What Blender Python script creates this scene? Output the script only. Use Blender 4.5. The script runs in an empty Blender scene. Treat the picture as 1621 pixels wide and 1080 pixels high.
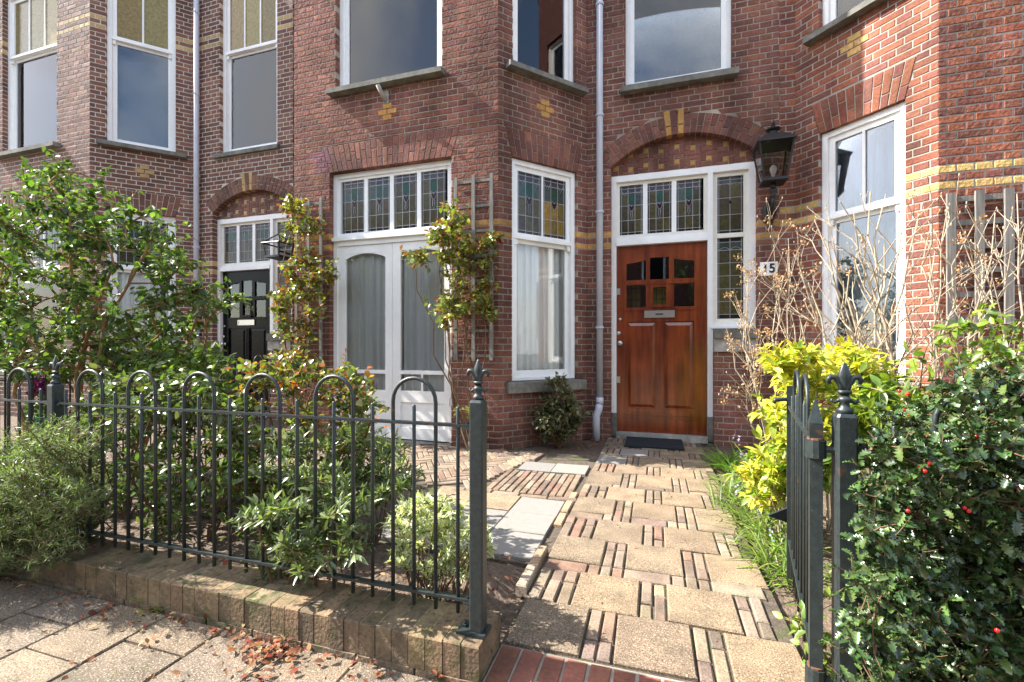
import bpy, math, random
import numpy as np
from mathutils import Vector, Matrix
rad = math.radians
# ------------------------------------------------------------------ camera
sc = bpy.context.scene
COL = sc.collection
F_, CX, HY, YAW, H = 720.0, 810.5, 549.0, rad(17.4), 0.99      # focal length in photo pixels, principal column, horizon row
cam_d = bpy.data.cameras.new('camera'); cam = bpy.data.objects.new('camera', cam_d); COL.objects.link(cam)
cam_d.sensor_fit = 'HORIZONTAL'; cam_d.sensor_width = 36.0; cam_d.lens = 36.0*F_/1621.0
cam_d.shift_y = (HY-540.0)/1621.0
cam_d.clip_start = 0.05; cam_d.clip_end = 500.0
cam.location = (0, 0, H); cam.rotation_euler = (rad(90), 0, YAW)
sc.camera = cam
# ------------------------------------------------------------------ light
SUN = Vector((0.68, 0.086, -0.613)).normalized()                 # direction the light travels
to_sun = -SUN
world = bpy.data.worlds.new('World'); sc.world = world; world.use_nodes = True
wn = world.node_tree; wn.nodes.clear()
sky = wn.nodes.new('ShaderNodeTexSky'); sky.sky_type = 'NISHITA'; sky.sun_disc = False
sky.sun_elevation = math.asin(to_sun.z); sky.sun_rotation = math.atan2(to_sun.x, to_sun.y)
sky.air_density = 1.0; sky.dust_density = 1.6; sky.ozone_density = 1.0
bg = wn.nodes.new('ShaderNodeBackground'); bg.inputs['Strength'].default_value = 0.15
wo = wn.nodes.new('ShaderNodeOutputWorld')
# broken white cloud over the whole sky (seen in the window panes)
wtc = wn.nodes.new('ShaderNodeTexCoord'); wno = wn.nodes.new('ShaderNodeTexNoise'); wno.inputs['Scale'].default_value = 2.6
wno.inputs['Detail'].default_value = 7; wno.inputs['Roughness'].default_value = .55; wno.inputs['Distortion'].default_value = .4
wmr = wn.nodes.new('ShaderNodeMapRange'); wmr.inputs[1].default_value = .46; wmr.inputs[2].default_value = .66
wmx = wn.nodes.new('ShaderNodeMix'); wmx.data_type = 'RGBA'; wmx.inputs[7].default_value = (5.8, 5.85, 5.95, 1)
wn.links.new(wtc.outputs['Generated'], wno.inputs['Vector']); wn.links.new(wno.outputs[0], wmr.inputs[0]); wn.links.new(wmr.outputs[0], wmx.inputs[0])
wn.links.new(sky.outputs[0], wmx.inputs[6]); wn.links.new(wmx.outputs[2], bg.inputs[0]); wn.links.new(bg.outputs[0], wo.inputs[0])
sd = bpy.data.lights.new('sun', 'SUN'); sd.energy = 5.0; sd.angle = rad(0.5); sd.color = (1.0, 0.95, 0.87)
so = bpy.data.objects.new('sun', sd); COL.objects.link(so); so.location = (-8, -2, 14)
so.rotation_euler = SUN.to_track_quat('-Z', 'Y').to_euler()
sc.view_settings.view_transform = 'Standard'; sc.view_settings.look = 'None'
sc.view_settings.exposure = 1.72; sc.view_settings.gamma = 1.0
# ------------------------------------------------------------------ pixel helpers (a pixel gives a direction only)
S_, C_ = math.sin(YAW), math.cos(YAW)
def ray(u, v):
    a = (u-CX)/F_
    return Vector((a*C_-S_, a*S_+C_, (HY-v)/F_))
def W(u, v, d):                                                # point at forward distance d
    return Vector((0, 0, H)) + ray(u, v)*d
def G(u, v, z=0.0):                                            # point on a horizontal level
    r = ray(u, v); return Vector((0, 0, H)) + r*((z-H)/r.z)
def PY(u, v, Y):                                               # point on a wall parallel to the facade
    r = ray(u, v); return Vector((0, 0, H)) + r*(Y/r.y)
def pix(p):
    r = p[0]*C_+p[1]*S_; f = -p[0]*S_+p[1]*C_
    if f < 0.05: return (-9999, -9999, f)
    return (CX+F_*r/f, HY-F_*(p[2]-H)/f, f)
# ------------------------------------------------------------------ mesh helpers
class MB:
    def __init__(s): s.v = []; s.f = []; s.c = []; s.cur = (1, 1, 1)
    def add(s, vs, fs):
        o = len(s.v); s.v += [tuple(p) for p in vs]; s.c += [s.cur]*len(vs)
        s.f += [tuple(i+o for i in f) for f in fs]
    def box(s, x0, x1, y0, y1, z0, z1):
        s.add([(x0,y0,z0),(x1,y0,z0),(x1,y1,z0),(x0,y1,z0),(x0,y0,z1),(x1,y0,z1),(x1,y1,z1),(x0,y1,z1)], BOXF)
    def hexa(s, p): s.add(p, BOXF)                              # 4 lower, 4 upper
    def tube(s, pts, r, n=8, cap=True, flat=1.0):
        pts = [Vector(p) for p in pts]; m = len(pts)
        rs = r if isinstance(r, (list, tuple)) else [r]*m
        vs = []; up = None
        for i, p in enumerate(pts):
            t = (pts[min(i+1, m-1)]-pts[max(i-1, 0)])
            t = t.normalized() if t.length > 1e-9 else Vector((0, 0, 1))
            if up is None:
                up = Vector((0, 0, 1)) if abs(t.z) < .9 else Vector((0, 1, 0))
            a = t.cross(up)
            if a.length < 1e-5: a = t.cross(Vector((1, 0, .1)))
            a.normalize(); b = a.cross(t).normalized(); up = b
            for k in range(n):
                w = 2*math.pi*k/n
                vs.append(p + (a*math.cos(w) + b*math.sin(w)*flat)*rs[i])
        fs = []
        for i in range(m-1):
            for k in range(n):
                k2 = (k+1) % n
                fs.append((i*n+k, i*n+k2, (i+1)*n+k2, (i+1)*n+k))
        if cap:
            fs.append(tuple(range(n))[::-1]); fs.append(tuple((m-1)*n+k for k in range(n)))
        s.add(vs, fs)
    def lathe(s, prof, c=(0, 0, 0), n=12, sx=1, sy=1, rot=0):
        vs = []; m = len(prof)
        for (r, z) in prof:
            for k in range(n):
                w = 2*math.pi*k/n+rot
                vs.append((c[0]+r*math.cos(w)*sx, c[1]+r*math.sin(w)*sy, c[2]+z))
        fs = [(i*n+k, i*n+(k+1) % n, (i+1)*n+(k+1) % n, (i+1)*n+k) for i in range(m-1) for k in range(n)]
        fs.append(tuple(range(n))[::-1]); fs.append(tuple((m-1)*n+k for k in range(n)))
        s.add(vs, fs)
BOXF = [(0,3,2,1),(4,5,6,7),(0,1,5,4),(1,2,6,5),(2,3,7,6),(3,0,4,7)]
def root_off(p):
    o = Vector((0, 0, 0))
    while p is not None: o += p.location; p = p.parent
    return o
def arrays_mesh(name, V, FL, SZ, C=None, mat=None, smooth=False):
    me = bpy.data.meshes.new(name)
    me.vertices.add(len(V)); me.vertices.foreach_set('co', np.asarray(V, dtype=np.float32).ravel())
    me.loops.add(len(FL)); me.loops.foreach_set('vertex_index', np.asarray(FL, dtype=np.int32))
    me.polygons.add(len(SZ)); st = np.concatenate(([0], np.cumsum(SZ)[:-1])).astype(np.int32)
    me.polygons.foreach_set('loop_start', st)
    me.update(calc_edges=True)
    me.polygons.foreach_set('use_smooth', np.full(len(SZ), bool(smooth)))
    if C is not None:
        a = me.color_attributes.new('Col', 'FLOAT_COLOR', 'POINT')
        C = np.asarray(C, dtype=np.float32)
        a.data.foreach_set('color', np.concatenate((C, np.ones((len(C), 1), np.float32)), 1).ravel())
    if mat: me.materials.append(mat)
    me.validate()
    return me
def obj(name, mb, mat, parent=None, smooth=False, kind=None, label=None):
    V = np.array(mb.v, dtype=np.float32)
    if parent is not None: V = V - np.array(root_off(parent), dtype=np.float32)
    FL = [i for f in mb.f for i in f]; SZ = [len(f) for f in mb.f]
    me = arrays_mesh(name, V, FL, SZ, mb.c, mat, smooth)
    o = bpy.data.objects.new(name, me); COL.objects.link(o)
    if parent is not None: o.parent = parent
    if kind: o['kind'] = kind
    if label: o['label'] = label
    return o
def thing(name, label, cat, loc, group=None):
    o = bpy.data.objects.new(name, None); COL.objects.link(o); o.location = loc; o.empty_display_size = .1
    o['label'] = label; o['category'] = cat
    if group: o['group'] = group
    return o
def tag(o, label, cat, group=None):
    o['label'] = label; o['category'] = cat
    if group: o['group'] = group
    return o
# ------------------------------------------------------------------ materials
def mat_new(name):
    m = bpy.data.materials.new(name); m.use_nodes = True
    nt = m.node_tree; b = nt.nodes['Principled BSDF']
    return m, nt, b
def N(nt, t, **kw):
    n = nt.nodes.new(t)
    for k, v in kw.items(): setattr(n, k, v)
    return n
def surf(name, color=None, rough=.6, attr=False, nscale=20, namt=.25, bump=0.0, bscale=60, bdist=.003, metal=0, spec=.5,
         spots=None, coat=0, nscale2=None, streak=0):
    """colour (or per-piece colour attribute) broken up by noise, with fine relief"""
    m, nt, b = mat_new(name)
    tc = N(nt, 'ShaderNodeNewGeometry')
    if attr:
        a = N(nt, 'ShaderNodeAttribute', attribute_name='Col'); csrc = a.outputs['Color']
    else:
        a = N(nt, 'ShaderNodeRGB'); a.outputs[0].default_value = (*color, 1); csrc = a.outputs[0]
    no = N(nt, 'ShaderNodeTexNoise'); no.inputs['Scale'].default_value = nscale; no.inputs['Detail'].default_value = 6
    no.inputs['Roughness'].default_value = .65
    nt.links.new(tc.outputs['Position'], no.inputs['Vector'])
    mr = N(nt, 'ShaderNodeMapRange'); mr.inputs[1].default_value = .3; mr.inputs[2].default_value = .7
    mr.inputs[3].default_value = 1-namt; mr.inputs[4].default_value = 1+namt
    nt.links.new(no.outputs[0], mr.inputs[0])
    mx = N(nt, 'ShaderNodeMix', data_type='RGBA', blend_type='MULTIPLY'); mx.inputs[0].default_value = 1
    nt.links.new(csrc, mx.inputs[6]); nt.links.new(mr.outputs[0], mx.inputs[7])
    out = mx.outputs[2]
    if nscale2:
        n2 = N(nt, 'ShaderNodeTexNoise'); n2.inputs['Scale'].default_value = nscale2; n2.inputs['Detail'].default_value = 4
        nt.links.new(tc.outputs['Position'], n2.inputs['Vector'])
        m2 = N(nt, 'ShaderNodeMapRange'); m2.inputs[1].default_value = .35; m2.inputs[2].default_value = .65
        m2.inputs[3].default_value = .72; m2.inputs[4].default_value = 1.18
        nt.links.new(n2.outputs[0], m2.inputs[0])
        mx2 = N(nt, 'ShaderNodeMix', data_type='RGBA', blend_type='MULTIPLY'); mx2.inputs[0].default_value = 1
        nt.links.new(out, mx2.inputs[6]); nt.links.new(m2.outputs[0], mx2.inputs[7]); out = mx2.outputs[2]
    if streak:                                                  # soot and run-off streaks
        mp = N(nt, 'ShaderNodeMapping'); mp.inputs['Scale'].default_value = (3.2, 3.2, .55); nt.links.new(tc.outputs['Position'], mp.inputs['Vector'])
        n3 = N(nt, 'ShaderNodeTexNoise'); n3.inputs['Scale'].default_value = 1.0; n3.inputs['Detail'].default_value = 5
        nt.links.new(mp.outputs[0], n3.inputs['Vector'])
        m3 = N(nt, 'ShaderNodeMapRange'); m3.inputs[1].default_value = .35; m3.inputs[2].default_value = .62; m3.inputs[3].default_value = 1-streak; m3.inputs[4].default_value = 1.06
        nt.links.new(n3.outputs[0], m3.inputs[0])
        mx3 = N(nt, 'ShaderNodeMix', data_type='RGBA', blend_type='MULTIPLY'); mx3.inputs[0].default_value = 1
        nt.links.new(out, mx3.inputs[6]); nt.links.new(m3.outputs[0], mx3.inputs[7]); out = mx3.outputs[2]
    if spots:                                                   # (colour, scale, low, high): grains, stains
        for (sc_, ss, lo, hi) in spots:
            v = N(nt, 'ShaderNodeTexNoise'); v.inputs['Scale'].default_value = ss; v.inputs['Detail'].default_value = 3
            nt.links.new(tc.outputs['Position'], v.inputs['Vector'])
            r = N(nt, 'ShaderNodeMapRange'); r.inputs[1].default_value = lo; r.inputs[2].default_value = hi
            nt.links.new(v.outputs[0], r.inputs[0])
            q = N(nt, 'ShaderNodeMix', data_type='RGBA'); q.inputs[7].default_value = (*sc_, 1)
            nt.links.new(r.outputs[0], q.inputs[0]); nt.links.new(out, q.inputs[6]); out = q.outputs[2]
    nt.links.new(out, b.inputs['Base Color'])
    b.inputs['Roughness'].default_value = rough; b.inputs['Metallic'].default_value = metal
    b.inputs['Specular IOR Level'].default_value = spec
    if coat: b.inputs['Coat Weight'].default_value = coat; b.inputs['Coat Roughness'].default_value = .12
    if bump:
        bn = N(nt, 'ShaderNodeTexNoise'); bn.inputs['Scale'].default_value = bscale; bn.inputs['Detail'].default_value = 5
        nt.links.new(tc.outputs['Position'], bn.inputs['Vector'])
        bp = N(nt, 'ShaderNodeBump'); bp.inputs['Strength'].default_value = bump; bp.inputs['Distance'].default_value = bdist
        nt.links.new(bn.outputs[0], bp.inputs['Height']); nt.links.new(bp.outputs[0], b.inputs['Normal'])
    return m
def leafmat(name, rough=.4, trans=.35, spec=.5):
    m, nt, b = mat_new(name)
    a = N(nt, 'ShaderNodeAttribute', attribute_name='Col')
    oi = N(nt, 'ShaderNodeNewGeometry')
    no = N(nt, 'ShaderNodeTexNoise'); no.inputs['Scale'].default_value = 90
    nt.links.new(oi.outputs['Position'], no.inputs['Vector'])
    mr = N(nt, 'ShaderNodeMapRange'); mr.inputs[1].default_value = .3; mr.inputs[2].default_value = .7
    mr.inputs[3].default_value = .8; mr.inputs[4].default_value = 1.2
    nt.links.new(no.outputs[0], mr.inputs[0])
    mx = N(nt, 'ShaderNodeMix', data_type='RGBA', blend_type='MULTIPLY'); mx.inputs[0].default_value = 1
    nt.links.new(a.outputs['Color'], mx.inputs[6]); nt.links.new(mr.outputs[0], mx.inputs[7])
    nt.links.new(mx.outputs[2], b.inputs['Base Color'])
    b.inputs['Roughness'].default_value = rough; b.inputs['Specular IOR Level'].default_value = spec
    tr = N(nt, 'ShaderNodeBsdfTranslucent')
    g = N(nt, 'ShaderNodeMix', data_type='RGBA', blend_type='MULTIPLY'); g.inputs[0].default_value = 1
    g.inputs[7].default_value = (1.2, 1.4, .5, 1)
    nt.links.new(mx.outputs[2], g.inputs[6]); nt.links.new(g.outputs[2], tr.inputs[0])
    ms = N(nt, 'ShaderNodeMixShader'); ms.inputs[0].default_value = trans
    nt.links.new(b.outputs[0], ms.inputs[1]); nt.links.new(tr.outputs[0], ms.inputs[2])
    nt.links.new(ms.outputs[0], nt.nodes['Material Output'].inputs[0])
    return m
def glassmat(name, tint=(.97, .98, .98), ior=1.5, wobble=0.0, boost=1.0):
    m, nt, b = mat_new(name); nt.nodes.remove(b)
    t = N(nt, 'ShaderNodeBsdfTransparent'); t.inputs[0].default_value = (*tint, 1)
    g = N(nt, 'ShaderNodeBsdfGlossy'); g.inputs['Roughness'].default_value = 0.0
    fr = N(nt, 'ShaderNodeFresnel'); fr.inputs['IOR'].default_value = ior
    ms = N(nt, 'ShaderNodeMixShader')
    nt.links.new(fr.outputs[0], ms.inputs[0]); nt.links.new(t.outputs[0], ms.inputs[1]); nt.links.new(g.outputs[0], ms.inputs[2])
    nt.links.new(ms.outputs[0], nt.nodes['Material Output'].inputs[0])
    if wobble:
        tc = N(nt, 'ShaderNodeNewGeometry'); no = N(nt, 'ShaderNodeTexNoise'); no.inputs['Scale'].default_value = 3.0
        no.inputs['Detail'].default_value = 1
        nt.links.new(tc.outputs['Position'], no.inputs['Vector'])
        bp = N(nt, 'ShaderNodeBump'); bp.inputs['Strength'].default_value = wobble; bp.inputs['Distance'].default_value = .01
        nt.links.new(no.outputs[0], bp.inputs['Height'])
        nt.links.new(bp.outputs[0], g.inputs['Normal'])
    return m
def fabric(name, col, alpha=.4):
    m, nt, b = mat_new(name)
    b.inputs['Base Color'].default_value = (*col, 1); b.inputs['Roughness'].default_value = .9
    t = N(nt, 'ShaderNodeBsdfTransparent'); ms = N(nt, 'ShaderNodeMixShader'); ms.inputs[0].default_value = alpha
    nt.links.new(b.outputs[0], ms.inputs[1]); nt.links.new(t.outputs[0], ms.inputs[2])
    nt.links.new(ms.outputs[0], nt.nodes['Material Output'].inputs[0])
    return m
def woodmat(name, c1, c2, rough=.3, coat=.5, sx=30, sz=1.5):
    m, nt, b = mat_new(name)
    tc = N(nt, 'ShaderNodeNewGeometry'); mp = N(nt, 'ShaderNodeMapping'); mp.inputs['Scale'].default_value = (sx, sx, sz)
    nt.links.new(tc.outputs['Position'], mp.inputs['Vector'])
    no = N(nt, 'ShaderNodeTexNoise'); no.inputs['Scale'].default_value = 1.3; no.inputs['Detail'].default_value = 6
    nt.links.new(mp.outputs[0], no.inputs['Vector'])
    cr = N(nt, 'ShaderNodeValToRGB'); cr.color_ramp.elements[0].position = .3; cr.color_ramp.elements[1].position = .72
    cr.color_ramp.elements[0].color = (*c1, 1); cr.color_ramp.elements[1].color = (*c2, 1)
    nt.links.new(no.outputs[0], cr.inputs[0])
    n2 = N(nt, 'ShaderNodeTexNoise'); n2.inputs['Scale'].default_value = 4; n2.inputs['Detail'].default_value = 3
    nt.links.new(tc.outputs['Position'], n2.inputs['Vector'])
    mr = N(nt, 'ShaderNodeMapRange'); mr.inputs[1].default_value = .3; mr.inputs[2].default_value = .7; mr.inputs[3].default_value = .74; mr.inputs[4].default_value = 1.22
    nt.links.new(n2.outputs[0], mr.inputs[0])
    mx = N(nt, 'ShaderNodeMix', data_type='RGBA', blend_type='MULTIPLY'); mx.inputs[0].default_value = 1
    nt.links.new(cr.outputs[0], mx.inputs[6]); nt.links.new(mr.outputs[0], mx.inputs[7]); nt.links.new(mx.outputs[2], b.inputs['Base Color'])
    b.inputs['Roughness'].default_value = rough
    if coat: b.inputs['Coat Weight'].default_value = coat; b.inputs['Coat Roughness'].default_value = .15
    bp = N(nt, 'ShaderNodeBump'); bp.inputs['Strength'].default_value = .15; bp.inputs['Distance'].default_value = .002
    nt.links.new(no.outputs[0], bp.inputs['Height']); nt.links.new(bp.outputs[0], b.inputs['Normal'])
    return m
M = {}
M['brick'] = surf('brick_weathered', rough=.85, attr=True, nscale=45, namt=.3, bump=.9, bscale=70, bdist=.006, spec=.25, nscale2=2.2, streak=.35)
M['brick_rough'] = surf('brick_rough_hewn', rough=.9, attr=True, nscale=40, namt=.32, bump=1.0, bscale=38, bdist=.010, spec=.2, nscale2=2.2, streak=.30)
M['brick_smooth'] = surf('brick_smooth', rough=.75, attr=True, nscale=60, namt=.22, bump=.5, bscale=90, bdist=.004, spec=.3, nscale2=1.7, streak=.25)
M['mortar_l'] = surf('mortar_pale', (.52, .47, .395), .95, nscale=30, namt=.2, bump=.5, bscale=200, bdist=.003)
M['mortar_o'] = surf('mortar_weathered', (.33, .285, .225), .95, nscale=9, namt=.28, streak=.4, bump=.5, bscale=200, bdist=.003)
M['mortar_r'] = surf('mortar_grey', (.35, .32, .28), .95, streak=.35, nscale=20, namt=.2, bump=.5, bscale=200, bdist=.003)
M['white'] = surf('white_paint', (.83, .83, .81), .36, nscale=14, namt=.04, streak=.06, nscale2=None, bump=.08, bscale=25, bdist=.002)
M['cream'] = surf('cream_paint', (.78, .75, .66), .4, nscale=14, namt=.05, bump=.08, bscale=25, bdist=.002)
M['black_paint'] = surf('black_gloss_paint', (.005, .006, .006), .25, nscale=14, namt=.1, spec=.12)
M['stone'] = surf('grey_stone', (.17, .165, .14), .85, nscale=18, namt=.35, bump=.4, bscale=80, bdist=.003, nscale2=4)
M['stone_pale'] = surf('pale_stone', (.33, .31, .27), .85, nscale=14, namt=.35, bump=.4, bscale=80, bdist=.003, nscale2=5)
M['iron'] = surf('dark_green_painted_iron', (.017, .025, .026), .45, nscale=50, namt=.35, bump=.25, bscale=120, bdist=.002,
                 spots=[((.10, .10, .085), 260, .66, .74), ((.085, .042, .022), 22, .68, .75)])
M['lampiron'] = surf('black_cast_iron', (.014, .013, .013), .5, nscale=40, namt=.3, bump=.3, bscale=90, bdist=.002)
M['rust'] = surf('rusty_iron', (.14, .06, .035), .8, nscale=90, namt=.5)
M['zinc'] = surf('painted_zinc_pipe', (.52, .54, .60), .42, nscale=8, namt=.08)
M['steel'] = surf('brushed_steel', (.55, .54, .52), .32, nscale=80, namt=.1, metal=1)
M['door'] = woodmat('varnished_mahogany', (.105, .016, .004), (.255, .052, .011), .2, .7, 14)
M['trellis'] = woodmat('grey_weathered_wood', (.13, .115, .10), (.27, .25, .22), .85, 0, 60, 4)
M['glass'] = glassmat('window_glass', wobble=0)
M['glass_up'] = glassmat('window_glass_coated', (.75, .8, .85), 1.75, wobble=0)
M['lampglass'] = glassmat('lamp_glass', (.8, .8, .8))
M['thinglass'] = glassmat('thin_lamp_glass', (.93, .93, .93), 1.12)
M['stained'] = surf('leaded_glass', rough=.12, attr=True, nscale=30, namt=.35, bump=.30, bscale=45, bdist=.003, spec=.28)
M['lead'] = surf('lead_came', (.30, .30, .31), .5, nscale=60, namt=.2, metal=.6)
M['lead_dark'] = surf('dark_lead_came', (.03, .03, .032), .5, nscale=60, namt=.2, metal=.4)
M['net'] = fabric('net_curtain', (.93, .93, .91), .07)
M['drape'] = fabric('grey_drape', (.85, .85, .84), .03)
M['blind'] = fabric('roller_blind', (.36, .37, .38), .0)
M['room'] = surf('room_plaster', (.55, .53, .49), .9)
M['plainwall'] = surf('upper_brick_wall', (.15, .06, .05), .9, nscale=18, namt=.4)
M['soil'] = surf('garden_soil', (.125, .088, .062), 1.0, nscale=30, namt=.5, bump=1, bscale=60, bdist=.02, spots=[((.17, .13, .095), 140, .62, .72)])
M['sand'] = surf('jointing_sand', (.085, .066, .048), 1.0, nscale=40, namt=.45, bump=.7, bscale=140, bdist=.008, spots=[((.06, .075, .02), 7, .55, .68)])
M['slab'] = surf('exposed_aggregate_slab', rough=.9, attr=True, nscale=150, namt=.5, bump=.6, bscale=220, bdist=.003, nscale2=7,
                 spots=[((.36, .29, .20), 200, .58, .63), ((.060, .040, .027), 220, .57, .62), ((.085, .072, .045), 5, .62, .80)])
M['greyslab'] = surf('smooth_grey_slab', rough=.85, attr=True, nscale=25, namt=.09, bump=.2, bscale=300, bdist=.001)
M['paver'] = surf('clay_paver', rough=.9, attr=True, nscale=120, namt=.38, bump=.7, bscale=160, bdist=.004, nscale2=8,
                  spots=[((.36, .28, .20), 300, .63, .72), ((.06, .06, .028), 6, .66, .80)])
M['redpaver'] = surf('red_clay_paver', rough=.8, attr=True, nscale=60, namt=.25, bump=.5, bscale=160, bdist=.003, nscale2=6)
M['kerbbrick'] = surf('mossy_brick', rough=.95, attr=True, nscale=60, namt=.35, bump=.9, bscale=90, bdist=.005, nscale2=9,
                      spots=[((.060, .060, .020), 14, .50, .70), ((.035, .028, .016), 30, .62, .74), ((.26, .15, .04), 34, .72, .80)])
M['kerbjoint'] = surf('sandy_joint', (.22, .165, .10), 1.0, nscale=60, namt=.35, spots=[((.05, .06, .015), 25, .5, .62)])
M['asphalt'] = surf('asphalt', (.05, .05, .052), .95, nscale=200, namt=.3, bump=.3, bscale=250)
M['mat'] = surf('black_doormat', (.012, .016, .022), .95, nscale=300, namt=.5, bump=1, bscale=400, bdist=.006)
M['bark_tan'] = surf('tan_bark', (.24, .13, .055), .9, nscale=30, namt=.35, bump=.5, bscale=90, bdist=.004)
M['bark_grey'] = surf('pale_grey_bark', (.34, .27, .19), .85, nscale=14, namt=.5, bump=.5, bscale=90, bdist=.004)
M['bark_brown'] = surf('brown_bark', (.13, .075, .04), .9, nscale=30, namt=.35)
M['leaf'] = leafmat('soft_leaf', .42, .38)
M['leaf_gloss'] = leafmat('glossy_leaf', .27, .12, .6)
M['leaf_mid'] = leafmat('half_gloss_leaf', .3, .3, .55)
M['dead'] = leafmat('dead_leaf', .8, .2, .2)
M['plastic'] = surf('green_plastic', (.02, .20, .06), .4)
M['white_plate'] = surf('enamel_plate', (.82, .82, .80), .25)
M['ink'] = surf('black_lettering', (.01, .01, .012), .4)
M['berry'] = surf('red_berry', (.55, .012, .012), .2, nscale=40, namt=.2)
M['bulb'] = surf('frosted_bulb', (.75, .73, .68), .3)
M['roof'] = surf('roof_tiles', (.10, .04, .03), .9)
# ------------------------------------------------------------------ palettes
rng = random.Random(7)
PAL = {
 'left':  [(.190,.088,.061), (.165,.076,.056), (.215,.097,.064), (.178,.085,.063), (.152,.074,.058), (.220,.107,.070)],
 'ours':  [(.220,.089,.063), (.198,.080,.059), (.238,.097,.067), (.185,.077,.060), (.252,.107,.073), (.207,.089,.068), (.186,.082,.067)],
 'right': [(.265,.094,.055), (.232,.080,.050), (.290,.108,.062), (.205,.075,.053), (.248,.099,.064), (.185,.075,.056)],
}
YEL = {'left': (.50, .35, .15), 'ours': (.50, .27, .085), 'right': (.56, .37, .14)}
def jit(c, a=.12, r=rng):
    k = 1+r.uniform(-a, a); return tuple(max(0, x*k*(1+r.uniform(-a*.35, a*.35))) for x in c)
# ------------------------------------------------------------------ wall faces and brickwork
HC, JT, DEP = .0615, .010, .10                                   # course, joint, brick depth
class Face:
    def __init__(s, p0, p1):
        s.p0 = Vector((p0[0], p0[1], 0)); d = Vector((p1[0]-p0[0], p1[1]-p0[1], 0)); s.L = d.length
        s.d = d.normalized(); s.n = Vector((s.d.y, -s.d.x, 0))
    def P(s, a, n, z): return s.p0 + s.d*a + s.n*n + Vector((0, 0, z))
    def S(s, u, v, n=0.0):                                      # pixel -> (s, z) on this face pushed by n along its normal
        r = ray(u, v); q = s.p0 + s.n*n
        k = q.dot(s.n)/r.dot(s.n)
        p = r*k; return ((p-q).dot(s.d), H+p.z)
    def box(s, mb, a0, a1, n0, n1, z0, z1):
        mb.hexa([s.P(a0,n1,z0), s.P(a1,n1,z0), s.P(a1,n0,z0), s.P(a0,n0,z0), s.P(a0,n1,z1), s.P(a1,n1,z1), s.P(a1,n0,z1), s.P(a0,n0,z1)])
def rect(a0, a1, z0, z1):
    f = lambda z: (a0, a1) if z0-1e-6 <= z <= z1+1e-6 else None
    f.zs = (z0, z1); f.arc = False; return f
def trap(a0, a1, z0, z1, ex):
    f = lambda z: (a0-ex*(z-z0)/(z1-z0), a1+ex*(z-z0)/(z1-z0)) if z0-1e-6 <= z <= z1+1e-6 else None
    f.zs = (z0, z1); f.arc = False; return f
def segm(xl, xr, zs, cz, R, T):                                 # niche with an arched brick ring above
    cx = (xl+xr)/2; th = math.asin((xr-xl)/2/R); ox = (R+T)*math.sin(th); oz = cz+(R+T)*math.cos(th)
    def f(z):
        if z < zs: return (xl, xr)
        if z < oz:
            t = (z-zs)/(oz-zs); e = (xr-xl)/2+(ox-(xr-xl)/2)*t; return (cx-e, cx+e)
        if z < cz+R+T:
            e = math.sqrt(max(0, (R+T)**2-(z-cz)**2)); return (cx-e, cx+e)
        return None
    return f
def cut(iv, e0, e1, arc=False):
    if e0 is None and e1 is None: return iv
    if e0 is None: e0 = ((e1[0]+e1[1])/2,)*2 if arc or e1[1]-e1[0] < .25 else e1
    if e1 is None: e1 = ((e0[0]+e0[1])/2,)*2 if arc or e0[1]-e0[0] < .25 else e0
    out = []
    for (l0, l1, r0, r1) in iv:
        a = (l0, l1, min(r0, e0[0]), min(r1, e1[0])); b = (max(l0, e0[1]), max(l1, e1[1]), r0, r1)
        for q in (a, b):
            if (q[2]-q[0]+q[3]-q[1])/2 > .014: out.append(q)
    return out
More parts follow.
